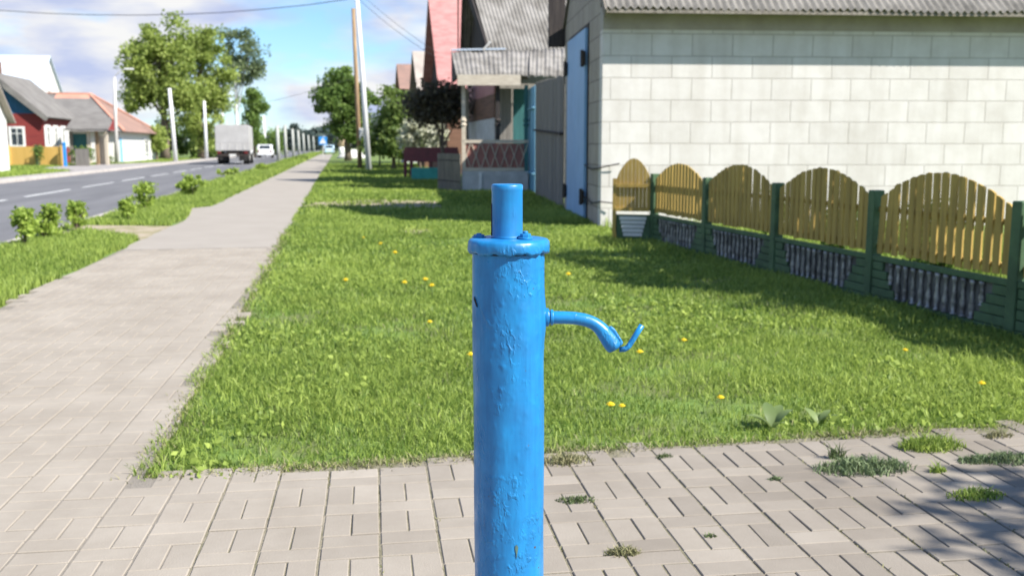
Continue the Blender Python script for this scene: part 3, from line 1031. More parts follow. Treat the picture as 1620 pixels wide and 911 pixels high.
# ------------------------------------------------------------------ the blue standpipe
ZP = 2.2
mpp = ZP / 1530.0 * 0.995
pc = basez(804.5, ZP)
def pump():
    m, t_, b = nodes('blue_paint')
    N, K = t_.nodes.new, t_.links.new
    tcn = N('ShaderNodeTexCoord')
    no = N('ShaderNodeTexNoise')
    no.inputs['Scale'].default_value = 14
    no.inputs['Detail'].default_value = 6
    K(tcn.outputs['Object'], no.inputs['Vector'])
    rp = N('ShaderNodeValToRGB')
    rp.color_ramp.elements[0].position = 0.3
    rp.color_ramp.elements[0].color = (0.009, 0.155, 0.385, 1)
    rp.color_ramp.elements[1].position = 0.7
    rp.color_ramp.elements[1].color = (0.014, 0.215, 0.50, 1)
    K(no.outputs['Fac'], rp.inputs['Fac'])
    # small rust chips
    vo = N('ShaderNodeTexNoise')
    vo.inputs['Scale'].default_value = 26
    vo.inputs['Detail'].default_value = 4
    K(tcn.outputs['Object'], vo.inputs['Vector'])
    r2_ = N('ShaderNodeValToRGB')
    r2_.color_ramp.elements[0].position = 0.735
    r2_.color_ramp.elements[0].color = (0, 0, 0, 1)
    r2_.color_ramp.elements[1].position = 0.76
    K(vo.outputs['Fac'], r2_.inputs['Fac'])
    mx_ = N('ShaderNodeMix')
    mx_.data_type = 'RGBA'
    K(r2_.outputs['Color'], mx_.inputs['Factor'])
    K(rp.outputs['Color'], mx_.inputs['A'])
    mx_.inputs['B'].default_value = (0.05, 0.06, 0.07, 1)
    stv = N('ShaderNodeTexNoise')
    stv.inputs['Scale'].default_value = 1.0
    stv.inputs['Detail'].default_value = 6
    stm = N('ShaderNodeMapping')
    stm.inputs['Scale'].default_value = (75, 75, 6)
    K(tcn.outputs['Object'], stm.inputs['Vector'])
    K(stm.outputs['Vector'], stv.inputs['Vector'])
    sr_ = N('ShaderNodeValToRGB')
    sr_.color_ramp.elements[0].position = 0.30
    sr_.color_ramp.elements[0].color = (0.80, 0.83, 0.86, 1)
    sr_.color_ramp.elements[1].position = 0.62
    sr_.color_ramp.elements[1].color = (1.06, 1.04, 1.02, 1)
    K(stv.outputs['Fac'], sr_.inputs['Fac'])
    m2_ = N('ShaderNodeMix')
    m2_.data_type = 'RGBA'
    m2_.blend_type = 'MULTIPLY'
    m2_.inputs['Factor'].default_value = 1
    K(mx_.outputs['Result'], m2_.inputs['A'])
    K(sr_.outputs['Color'], m2_.inputs['B'])
    # rust specks where the paint has flaked
    rs_ = N('ShaderNodeTexNoise')
    rs_.inputs['Scale'].default_value = 62
    rs_.inputs['Detail'].default_value = 3
    K(tcn.outputs['Object'], rs_.inputs['Vector'])
    rr_ = N('ShaderNodeValToRGB')
    rr_.color_ramp.elements[0].position = 0.735
    rr_.color_ramp.elements[0].color = (0, 0, 0, 1)
    rr_.color_ramp.elements[1].position = 0.76
    K(rs_.outputs['Fac'], rr_.inputs['Fac'])
    m3_ = N('ShaderNodeMix')
    m3_.data_type = 'RGBA'
    K(rr_.outputs['Color'], m3_.inputs['Factor'])
    K(m2_.outputs['Result'], m3_.inputs['A'])
    m3_.inputs['B'].default_value = (0.07, 0.045, 0.03, 1)
    K(m3_.outputs['Result'], b.inputs['Base Color'])
    rg_ = N('ShaderNodeMapRange')
    rg_.inputs['From Min'].default_value = 0.3
    rg_.inputs['From Max'].default_value = 0.7
    rg_.inputs['To Min'].default_value = 0.52
    rg_.inputs['To Max'].default_value = 0.27
    K(no.outputs['Fac'], rg_.inputs['Value'])
    K(rg_.outputs[0], b.inputs['Roughness'])
    b.inputs['Specular IOR Level'].default_value = 0.5
    # brush marks and runs
    mp_ = N('ShaderNodeMapping')
    mp_.inputs['Scale'].default_value = (1, 1, 0.55)
    K(tcn.outputs['Object'], mp_.inputs['Vector'])
    nb = N('ShaderNodeTexNoise')
    nb.inputs['Scale'].default_value = 85
    nb.inputs['Detail'].default_value = 3
    nb.inputs['Distortion'].default_value = 0.35
    K(mp_.outputs['Vector'], nb.inputs['Vector'])
    rb = N('ShaderNodeValToRGB')
    rb.color_ramp.elements[0].position = 0.5
    rb.color_ramp.elements[1].position = 0.68
    K(nb.outputs['Fac'], rb.inputs['Fac'])
    # lumps only in patches
    npz = N('ShaderNodeTexNoise')
    npz.inputs['Scale'].default_value = 11
    K(tcn.outputs['Object'], npz.inputs['Vector'])
    rz_ = N('ShaderNodeValToRGB')
    rz_.color_ramp.elements[0].position = 0.47
    rz_.color_ramp.elements[1].position = 0.60
    K(npz.outputs['Fac'], rz_.inputs['Fac'])
    mm = N('ShaderNodeMath')
    mm.operation = 'MULTIPLY'
    K(rb.outputs['Color'], mm.inputs[0])
    K(rz_.outputs['Color'], mm.inputs[1])
    bp = N('ShaderNodeBump')
    bp.inputs['Strength'].default_value = 0.55
    bp.inputs['Distance'].default_value = 0.004
    K(mm.outputs[0], bp.inputs['Height'])
    nf = N('ShaderNodeTexNoise')
    nf.inputs['Scale'].default_value = 24
    nf.inputs['Detail'].default_value = 2
    K(tcn.outputs['Object'], nf.inputs['Vector'])
    bp2 = N('ShaderNodeBump')
    bp2.inputs['Strength'].default_value = 0.25
    bp2.inputs['Distance'].default_value = 0.004
    K(nf.outputs['Fac'], bp2.inputs['Height'])
    K(bp.outputs['Normal'], bp2.inputs['Normal'])
    K(bp2.outputs['Normal'], b.inputs['Normal'])
    blue = m
    rust = mat('rust', (0.03, 0.028, 0.03), (0.012, 0.012, 0.015), 60, 0.9)
    t = thing('water_standpipe', 'blue painted street water pump with curved spout standing on the paving', 'water pump', pc, -YAW)
    # local: x right, y away, z up. heights from photo rows
    def hz(py, d=0.0):
        return H - (py - 231) * (ZP + d) / 1546.0
    rc = 57.6 * mpp
    zcap0, zcap1 = hz(404, -0.06), hz(377)
    # casing: lathe with a dense lumpy skin
    n, rows = 140, 330
    zz = np.linspace(-0.02, zcap0 + 0.006, rows)
    an = np.linspace(0, 2 * np.pi, n, endpoint=False)
    A, Z = np.meshgrid(an, zz)
    rr = rc + 0.0009 * np.sin(3 * A + 4 * Z) + 0.0006 * np.sin(7 * A - 15 * Z) 
    # patchy drips and blisters of old paint
    for q in range(620):
        a0, z0 = RNG.uniform(0, 2 * np.pi), RNG.uniform(0.3, zcap0)
        if RNG.uniform() < 0.6:
            a0 = RNG.normal(-math.pi / 2 + 0.1, 0.5)
        if RNG.uniform() < 0.45:
            z0 = RNG.uniform(zcap0 - 0.26, zcap0)
        sa, sz = RNG.uniform(0.010, 0.05), RNG.uniform(0.0014, 0.007)
        if RNG.uniform() < 0.3:
            sa, sz = RNG.uniform(0.008, 0.02), RNG.uniform(0.006, 0.02)
        da = (A - a0 + np.pi) % (2 * np.pi) - np.pi
        sk = RNG.normal(0, 0.12)
        rr += RNG.uniform(0.0003, 0.0013) * np.exp(-((da / sa) ** 2 + ((Z - z0 + sk * da) / sz) ** 2))
    # swelling where the spout joins, and the crack of a seam running from a chip at upper left
    da = (A - 0.0 + np.pi) % (2 * np.pi) - np.pi
    zs = hz(507)
    rr += 0.006 * np.exp(-((da / 0.45) ** 2 + ((Z - zs) / 0.045) ** 2))
    cz0, cz1 = hz(474, -0.05), hz(520, -0.08)
    u = (Z - cz1) / (cz0 - cz1)
    a_line = -math.pi / 2 - 0.62 - u * 0.50
    da = (A - a_line + np.pi) % (2 * np.pi) - np.pi
    rr += np.where((u > -0.1) & (u < 1.0), -0.0035 * np.exp(-(da / 0.035) ** 2) * np.clip(u + 0.1, 0, 1) + 0.0018 * np.exp(-((da - 0.07) / 0.05) ** 2), 0)
    v = np.stack([rr * np.cos(A), rr * np.sin(A), Z], -1).reshape(-1, 3)
    mb = MB()
    mb.v = [tuple(p) for p in v]
    for j in range(rows - 1):
        for k in range(n):
            k2 = (k + 1) % n
            mb.f.append((j * n + k, j * n + k2, (j + 1) * n + k2, (j + 1) * n + k))
    mb.f.append(tuple((rows - 1) * n + k for k in range(n)))
    cas = mb.build('casing', blue, t, smooth=True)
    # chip
    ch = MB()
    a0 = -math.pi / 2 - 1.12
    zc = hz(478, -0.02)
    prof = [(-0.010, 0.009), (-0.005, 0.010), (0.001, 0.003), (0.007, -0.006), (0.009, -0.012), (0.005, -0.011), (-0.004, -0.001), (-0.009, 0.003)]
    rcx = rc + 0.0016
    ch.prism([(rcx * math.cos(a0 + p / rc), rcx * math.sin(a0 + p / rc), zc + q) for p, q in prof], (-0.002 * math.cos(a0), -0.002 * math.sin(a0), 0))
    ch.build('paint_chip', rust, cas)
    dr = MB()
    ad = -math.pi / 2 + 0.22
    prof2 = [(-0.003, 0.006), (0.001, 0.008), (0.004, 0.002), (0.002, -0.012), (0.0005, -0.026), (-0.001, -0.014), (-0.003, -0.002)]
    rcx = rc + 0.0016
    dr.prism([(rcx * math.cos(ad + p / rc), rcx * math.sin(ad + p / rc), hz(893, -0.06) + q) for p, q in prof2], (-0.0012 * math.cos(ad), -0.0012 * math.sin(ad), 0))
    dr.build('rust_drip', mat('rust_drip', (0.10, 0.16, 0.10), (0.06, 0.12, 0.15), 40, 0.8), cas)
    # cap flange
    rf = 65.6 * mpp
    th = zcap1 - zcap0
    prof = [(rc * 0.9, 0), (rf - 0.006, 0.0), (rf - 0.001, 0.003), (rf, 0.006), (rf - 0.0005, th * 0.55), (rf - 0.0015, th * 0.78), (rf - 0.006, th * 0.95), (rf - 0.014, th), (0.03, th + 0.001), (0.001, th + 0.001)]
    mb = MB().lathe(prof, 96, (0, 0, zcap0))
    vs = []
    for (X, Y, Z_) in mb.v:
        a = math.atan2(Y, X)
        r_ = math.hypot(X, Y)
        if r_ > rc * 0.95:
            q = 1 + 0.005 * math.sin(5 * a + Z_ * 60) + 0.004 * math.sin(13 * a + 1 + Z_ * 90) + 0.005 * math.sin(31 * a + 3 * math.sin(4 * a))
            X, Y = X * q, Y * q
            if Z_ < zcap0 + 0.012:
                Z_ += 0.0022 * math.sin(9 * a) + 0.0016 * math.sin(23 * a + 2)
        vs.append((X, Y, Z_))
    mb.v = vs
    cap = mb.build('cap', blue, t, smooth=True)
    MB().lathe([(rc + 0.0012, -0.001), (rc + 0.0016, 0.004)], 64, (0, 0, zcap0)).build('cap_gap', rust, cap)
    for (px_, dy, bs) in ((831, -0.032, 1.0), (757, 0.012, 0.5), (790, 0.066, 0.8)):
        X = (px_ - 804.5) * mpp
        b_ = MB()
        b_.lathe([(0.0165, 0), (0.0165, 0.0034), (0.013, 0.0038)], 24, (X, dy, zcap1 + 0.001))
        b_.lathe([(0.0122, 0.0035), (0.0125, 0.004), (0.0125, 0.011), (0.0115, 0.012)], 6, (X, dy, zcap1 + 0.001))
        b_.lathe([(0.006, 0.0119), (0.006, 0.0165), (0.005, 0.0175)], 14, (X, dy, zcap1 + 0.001))
        b_.v = [(x_, y_, zcap1 + 0.001 + (z_ - zcap1 - 0.001) * bs) for x_, y_, z_ in b_.v]
        b_.build('bolt', blue, cap, bevel=0.0012)
    # top tube with a slot on the left
    rt = 24.6 * mpp
    X0 = (802.3 - 804.5) * mpp
    zt = hz(291)
    mb = MB()
    nn_ = 64
    prof = [(rt + 0.003, 0.0), (rt + 0.0008, 0.004), (rt, 0.008), (rt, zt - zcap1 - 0.016), (rt + 0.0007, zt - zcap1 - 0.0135), (rt + 0.0007, zt - zcap1 - 0.0035), (rt - 0.0015, zt - zcap1 - 0.0006), (rt - 0.004, zt - zcap1)]
    mb.lathe(prof, nn_, (X0, 0, zcap1))
    tube = mb.build('head_tube', blue, t, smooth=True)
    a0 = math.pi + 0.12
    sl = MB()
    for k in range(1):
        z0, z1 = zcap1 + 0.006, zcap1 + (zt - zcap1) * 0.64
        c, s_ = math.cos(a0), math.sin(a0)
        sl.box((X0 + (rt - 0.0005) * c, (rt - 0.0005) * s_, (z0 + z1) / 2), (0.004, 0.009, z1 - z0), rz=a0)
    sl.build('slot', M['black_iron'], tube)
    # spout
    def sp(px_, py_, dy=0.0):
        return V((px_ - 804.5) * mpp, dy, hz(py_))
    rs = 10.4 * mpp
    path = [(862, 506), (878, 506.2), (895, 506.4), (912, 507.3), (926, 509.5), (938, 513.5), (948, 519.5), (956.5, 528), (964, 538), (971, 548.5), (979, 560)]
    rad = [rs, rs, rs, rs, rs, rs, rs * 1.04, rs * 1.17, rs * 1.29, rs * 1.34, rs * 1.34]
    mb = MB().tube([sp(*p) for p in path], rad, 28)
    spo = mb.build('spout', blue, t, smooth=True)
    md = spo.modifiers.new('sub', 'SUBSURF')
    md.levels = md.render_levels = 1
    mb = MB().tube([sp(864, 506), sp(869, 506)], 15 * mpp, 28)
    mb.tube([sp(869, 506), sp(870.5, 506)], 12.5 * mpp, 28)
    mb.tube([sp(872, 506), sp(876.5, 506)], 12.6 * mpp, 28)
    mb.build('collar', blue, spo, smooth=False, bevel=0.002)
    # flattened striker plate at the nozzle and the bucket hook
    pts = [sp(962, 530), sp(966.5, 522), sp(970.5, 520.5), sp(976, 525), sp(990, 547), sp(986, 553)]
    mb = MB().prism([p + V(0, -0.009, 0) for p in pts], (0, 0.018, 0))
    mb.build('nozzle_lug', blue, spo, bevel=0.003, seg=3)
    mb = MB().tube([sp(984, 559), sp(993, 558.5), sp(997, 556), sp(1001, 551), sp(1010, 536), sp(1020, 519)], 4.6 * mpp, 14)
    mb.build('hook', blue, spo, smooth=True)
    return t
pump()

# ------------------------------------------------------------------ weeds in the paving, dandelions, broad leaved plants
def tuft(label, px, py, rad, n, h0, h1, m='weed', flat=1.0, name='weed_tuft', z=0.027, group='weeds growing in the paving'):
    p = gp(px, py)
    a = RNG.uniform(0, 2 * np.pi, n)
    r_ = rad * RNG.uniform(0, 1, n) ** 0.6 * RNG.uniform(0.75, 1.0, n)
    xy = np.stack([np.cos(a) * r_ * 1.5, np.sin(a) * r_ * 0.75], 1)
    h = RNG.uniform(h0, h1, n) * np.clip(1.15 - r_ / (rad * 1.4), 0.35, 1)
    v = blades(xy, h, RNG.uniform(0.003, 0.008, n), None, 1.1)
    k = n // 2
    lp = np.stack([xy[:k, 0], xy[:k, 1], RNG.uniform(0.005, 1, k) * h[:k]], 1)
    o = cloud_mesh(name, v, BF, np.clip(RNG.normal(0.5, 0.25, n), 0, 1), M[m])
    o.location = (p.x, p.y, z)
    tag(o, label, 'weed', group)
    return o
tuft('large grey-green weed cushion growing between paving blocks', 1365, 752, 0.16, 900, 0.03, 0.075, 'weed_grey')
tuft('thin upright weed at the left of the large grey-green cushion', 1322, 735, 0.035, 60, 0.05, 0.11, 'weed')
tuft('bright green grass tuft on the paving right below the lawn edge', 1472, 718, 0.12, 700, 0.04, 0.10, 'grass')
tuft('dark weed mat at the right picture edge on the paving', 1590, 738, 0.12, 600, 0.02, 0.05, 'weed_grey')
tuft('low dark weed left of the weed mat by the right picture edge', 1545, 740, 0.07, 300, 0.02, 0.05, 'weed_grey')
tuft('small bright sprout on the reddish paving block', 1483, 757, 0.03, 70, 0.03, 0.06, 'grass')
tuft('row of yellow-green weed leaves along a joint in the shade', 1545, 796, 0.09, 380, 0.02, 0.05, 'grass')
tuft('dry pale tuft on the paving near the bottom centre', 985, 888, 0.05, 260, 0.015, 0.04, 'grass_dry')
tuft('flat weed strip on the paving just right of the pump', 912, 803, 0.06, 220, 0.012, 0.03, 'weed')
tuft('dry weed clump at the lawn edge just right of the pump', 893, 740, 0.10, 500, 0.02, 0.05, 'grass_dry')
tuft('tiny weed in the joint below the spout', 1050, 733, 0.035, 90, 0.012, 0.03, 'weed')
tuft('tiny dark weed in a joint left of the large grey-green cushion', 1226, 769, 0.025, 70, 0.012, 0.03, 'weed_grey')
tuft('tiny weed in a joint midway to the bottom right', 1124, 861, 0.02, 60, 0.01, 0.025, 'weed')
tuft('thin brown grass wisp at the upper right end of the paving', 1580, 700, 0.06, 160, 0.02, 0.05, 'grass_dry')

dl = [(575, 373, 'farthest yellow dandelion, near the pavement side of the lawn'),
      (602, 388, 'yellow dandelion second farthest, in front of the farthest one'),
      (625, 405, 'yellow dandelion third in the far row leading toward the pump'),
      (640, 451, 'yellow dandelion just left of a close pair beside the pump cap'),
      (673, 447, 'upper yellow dandelion of the pair left of the pump cap'),
      (683, 456, 'lower yellow dandelion of the pair left of the pump cap'),
      (547, 447, 'yellow dandelion closest to the pavement at mid lawn'),
      (680, 508, 'large yellow dandelion alone left of the pump casing'),
      (745, 562, 'small yellow dandelion touching the left side of the pump casing'),
      (899, 438, 'yellow dandelion right of the pump above the spout'),
      (1082, 536, 'yellow dandelion right of the hook of the spout'),
      (1012, 557, 'yellow dandelion right behind the hook of the spout'),
      (1432, 549, 'orange-yellow dandelion in front of the wide fence panel'),
      (984, 636, 'brighter yellow dandelion of the pair below the spout'),
      (966, 641, 'duller yellow dandelion of the pair below the spout'),
      (1140, 626, 'yellow dandelion near the broad leaved plants'),
      (1553, 604, 'yellow dandelion farthest right on the lawn')]
root0 = None
for i, (px, py, lab) in enumerate(dl):
    p = gp(px, py + 4, 0.09)
    if root0 is None:
        root0 = thing('dandelion', lab, 'flower', (p.x, p.y, 0), 0, 'dandelions in the lawn')
        MB().tube([(0, 0, 0), (0.004, 0.002, 0.05), (0.0, 0, 0.095)], [0.003, 0.0026, 0.003], 6).build('stem', M['stem_green'], root0, smooth=True)
        r = random.Random(2)
        fh = MB()
        for ring, (nn_, rl, zz_) in enumerate(((22, 0.024, 0.004), (18, 0.019, 0.009), (12, 0.012, 0.013))):
            for k in range(nn_):
                a = 2 * math.pi * (k + r.random() * 0.6) / nn_
                c, s_ = math.cos(a), math.sin(a)
                wv = 0.0032
                fh.add([(0, 0, 0.095), (c * rl * 0.6 - s_ * wv, s_ * rl * 0.6 + c * wv, 0.097 + zz_), (c * rl, s_ * rl, 0.096 + zz_ * 0.8), (c * rl * 0.6 + s_ * wv, s_ * rl * 0.6 - c * wv, 0.097 + zz_)], [(0, 1, 2, 3)])
        fh.lathe([(0.005, 0.09), (0.008, 0.095), (0.010, 0.10), (0.006, 0.106)], 10)
        fh.build('flower_head', M['yellow_petal'], root0)
    else:
        sc = 1.0 + (0.55 if py < 460 else 0.0) + RNG.uniform(-0.15, 0.15)
        copy_thing(root0, (p.x, p.y, 0), RNG.uniform(0, 6), lab, sc)
def broad_plant(label, px, py, nl, size, seed):
    p = gp(px, py)
    t = thing('dock_plant', label, 'plant', (p.x, p.y, 0), 0, 'broad leaved plants in the lawn')
    r = random.Random(seed)
    for i in range(nl):
        a = r.uniform(0, 2 * math.pi)
        ln = size * r.uniform(0.8, 1.2)
        wd = ln * 0.42
        el = r.uniform(0.7, 1.2)
        mb = MB()
        rows = 6
        for j in range(rows + 1):
            f = j / rows
            ww = wd * 0.5 * (math.sin(math.pi * min(1, f * 0.92 + 0.06)) ** 0.7)
            d = ln * f * math.cos(el * (1 - 0.45 * f)) + 0.01
            zz_ = 0.02 + ln * 1.1 * f * math.sin(el * (1 - 0.5 * f))
            for sgn, cup in ((-1, 0.18), (0, 0), (1, 0.18)):
                X, Y = d, sgn * ww
                mb.v.append((X * math.cos(a) - Y * math.sin(a), X * math.sin(a) + Y * math.cos(a), zz_ + abs(sgn) * ww * cup))
        for j in range(rows):
            for k in range(2):
                q = j * 3 + k
                mb.f.append((q, q + 1, q + 4, q + 3))
        o = mb.build('leaf', M['leaf_broad'], t, smooth=True)
        at_ = o.data.attributes.new('tint', 'FLOAT', 'POINT')
        at_.data.foreach_set('value', [r.uniform(0.2, 0.95)] * len(o.data.vertices))
broad_plant('pale broad leaved plant in the lawn above the grey-green weed, left one', 1222, 682, 9, 0.13, 1)
broad_plant('smaller broad leaved plant in the lawn, right of the pale one', 1295, 676, 6, 0.10, 4)

# moss and seedlings in the joints of the paving
n = 9000
th = R(-2.0)
gi = RNG.integers(-3, 34, n)
u = gi * 0.205 + RNG.normal(0, 0.004, n)
v_ = RNG.uniform(1.5, 5.6, n)
x = u * math.cos(th) - v_ * math.sin(th)
y = u * math.sin(th) + v_ * math.cos(th)
yl = fl.y + (x - fl.x) * (fr.y - fl.y) / (fr.x - fl.x)
k = (y < yl) & (x > -0.4) & (wav(x, y, 3.7, 0.9) + 0.7 * wav(x, y, 11, 2.2) > 0.55 - 0.14 * np.clip(x, 0, 3))
x, y = x[k], y[k]
tag(cloud_mesh('joint_moss', blades(np.stack([x, y], 1), RNG.uniform(0.006, 0.018, len(x)), np.full(len(x), 0.005), None, 1.2, 0.024), BF,
               RNG.uniform(0, 0.8, len(x)), M['grass_dry']), kind='stuff')

# ------------------------------------------------------------------ young shrubs on the verge
def shrub(label, px, py, wpx, hpx, n, leaf, group='young shrubs on the grass verge', lm='leaf_shrub', Z=None, name='shrub', clump=None, nclump=14, squash=1.0):
    p = gp(px, py) if Z is None else basez(px, Z)
    Zd = p.dot(FW)
    k = Zd / 1546.0
    wd, ht = wpx * k / 2, hpx * k
    root = thing(name, label, 'shrub', (p.x, p.y, 0), 0, group)
    blobs = [(0, 0, ht * 0.55, wd * 0.8, wd * 0.8 * squash, ht * 0.42), (wd * 0.2, 0.05, ht * 0.75, wd * 0.5, wd * 0.5 * squash, ht * 0.22)]
    P, t, cents = crown_points(blobs, int(n * 1.25), clump or ht * 0.17, int(nclump * 1.6), 0.1)
    P[:, 2] = np.clip(P[:, 2], 0.03, None)
    mb = MB()
    for c in cents[:10]:
        mb.tube([(0, 0, 0), (c[0] * 0.5, c[1] * 0.5, c[2] * 0.55), tuple(c)], [0.012 * max(1, ht), 0.009 * max(1, ht), 0.003], 5)
    mb.build('stem', M['bark'], root)
    cloud_mesh('foliage', leaves(P, leaf * 0.84), LF, t, M[lm], root)
    return root
shrub('leafy young shrub nearest the left picture edge on the verge', 38, 392, 48, 66, 700, 0.075)
shrub('leafy young shrub second from the left on the verge, broadest', 72, 377, 50, 55, 800, 0.075)
shrub('round young shrub on the verge just before the trodden side path', 122, 366, 38, 50, 700, 0.07)
shrub('low young shrub on the verge just beyond the trodden side path', 203, 350, 34, 36, 500, 0.075)
shrub('taller young shrub beside the low one beyond the side path', 230, 334, 32, 47, 700, 0.08)
shrub('wide young shrub at the middle of the verge by the road', 303, 312, 52, 38, 900, 0.09)
shrub('distant low shrub on the verge behind the wide one', 362, 281, 42, 16, 500, 0.12)
shrub('farthest low shrub on the verge before the truck', 415, 272, 30, 13, 400, 0.14)

# garden shrubs behind the fence
for (px, Z, wpx, hpx, lab) in ((1490, 9.4, 110, 150, 'garden bush behind the widest fence panel'), (1335, 11.6, 70, 105, 'garden bush behind the fence near its middle'), (1230, 13.5, 60, 92, 'garden bush behind the fence closest to the garage corner')):
    shrub(lab, px, 0, wpx, hpx, 1100, 0.06, 'bushes in the garden behind the fence', 'leaf_mid', Z=Z, name='garden_bush', nclump=18)

# trees standing in the garden beyond the right picture edge: they shade the lawn and the paving
def back_along(p, hgt):
    d = Vector((-sun_dir.x, -sun_dir.y, 0)).normalized()
    return p + d * (hgt / math.tan(SUN_EL))
q = back_along(gp(1150, 440), 4.0)
tree('garden apple tree behind the fence, outside the right picture edge', (q.x, q.y, 0), [(0, 0, 4.0, 1.2, 1.4, 0.9), (0.3, -1.2, 4.1, 0.8, 1.0, 0.7)], 6500, 0.11, 'leaf_mid', 0.1, 3.6, name='apple_tree', clump=0.3, nclump=80, group='garden trees by the paving')
q = back_along(gp(1015, 415), 4.2)
tree('garden pear tree behind the apple tree, outside the right picture edge', (q.x, q.y, 0), [(0, 0, 4.2, 1.0, 1.2, 0.8)], 3800, 0.11, 'leaf_mid', 0.1, 3.8, name='pear_tree', clump=0.3, nclump=60, group='garden trees by the paving')
q = back_along(gp(2130, 890), 4.2)
tree('garden cherry tree near the paving, outside the right picture edge', (q.x, q.y, 0), [(0, 0, 4.2, 1.0, 0.8, 0.8)], 1700, 0.11, 'leaf_mid', 0.07, 4.0, name='cherry_tree', clump=0.34, nclump=45, group='garden trees by the paving')

# ------------------------------------------------------------------ right side: house with porch, gate, further houses
def gabled(t, x0, x1, y0, y1, ze, zr, axis, wall, roof, ov=0.35, gable=None, th=0.08, z0=0.0):
    """box house, ridge along axis ('X' or 'Y'), world coords, parts under t"""
    MB().lohi((x0, y0, z0), (x1, y1, ze)).build('wall', wall, t, world=True)
    xm, ym = (x0 + x1) / 2, (y0 + y1) / 2
    g = MB()
    rs = []
    if axis == 'X':
        g.prism([(x0 + 0.02, y0, ze + 0.003), (x0 + 0.02, y1, ze + 0.003), (x0 + 0.02, ym, zr)], (x1 - x0 - 0.04, 0, 0))
        s = (zr - ze) / (ym - y0)
        rs.append([(x0 - ov, y0 - ov, ze - s * ov + 0.03), (x1 + ov, y0 - ov, ze - s * ov + 0.03), (x1 + ov, ym, zr + 0.03), (x0 - ov, ym, zr + 0.03)])
        rs.append([(x1 + ov, y1 + ov, ze - s * ov + 0.03), (x0 - ov, y1 + ov, ze - s * ov + 0.03), (x0 - ov, ym, zr + 0.03), (x1 + ov, ym, zr + 0.03)])
    else:
        g.prism([(x0, y0 + 0.02, ze + 0.003), (x1, y0 + 0.02, ze + 0.003), (xm, y0 + 0.02, zr)], (0, y1 - y0 - 0.04, 0))
        s = (zr - ze) / (xm - x0)
        rs.append([(x0 - ov, y1 + ov, ze - s * ov + 0.03), (x0 - ov, y0 - ov, ze - s * ov + 0.03), (xm, y0 - ov, zr + 0.03), (xm, y1 + ov, zr + 0.03)])
        rs.append([(x1 + ov, y0 - ov, ze - s * ov + 0.03), (x1 + ov, y1 + ov, ze - s * ov + 0.03), (xm, y1 + ov, zr + 0.03), (xm, y0 - ov, zr + 0.03)])
    g.build('gable', gable or wall, t, world=True)
    for r_ in rs:
        MB().slab(r_, th).build('roof', roof, t, world=True)
def window(t, c, wd, ht, nx, frame=0.1, fm='white_paint', shutters=False):
    """window on a wall whose outward normal is nx (axis aligned unit vector), world coordinates"""
    n_ = Vector(nx)
    sx = Vector((-n_.y, n_.x, 0))
    c = Vector(c)
    rz = math.atan2(sx.y, sx.x)
    f = MB()
    f.box(c + n_ * 0.04 + V(0, 0, ht / 2 + frame / 2), (wd + 2 * frame, 0.07, frame), rz)
    f.box(c + n_ * 0.04 - V(0, 0, ht / 2 + frame / 2), (wd + 2 * frame, 0.09, frame), rz)
    for s_ in (-1, 1):
        f.box(c + n_ * 0.04 + sx * s_ * (wd / 2 + frame / 2), (frame, 0.07, ht), rz)
        if shutters:
            f.box(c + n_ * 0.05 + sx * s_ * (wd / 2 + frame + wd * 0.22), (wd * 0.4, 0.04, ht + frame), rz)
    f.box(c + n_ * 0.035, (0.05, 0.05, ht), rz)
    f.box(c + n_ * 0.035 + V(0, 0, ht * 0.2), (wd, 0.045, 0.05), rz)
    o = f.build('window', M[fm], t, world=True)
    MB().box(c + n_ * 0.012, (wd, 0.02, ht), rz).build('pane', M['glass'], o, world=True)

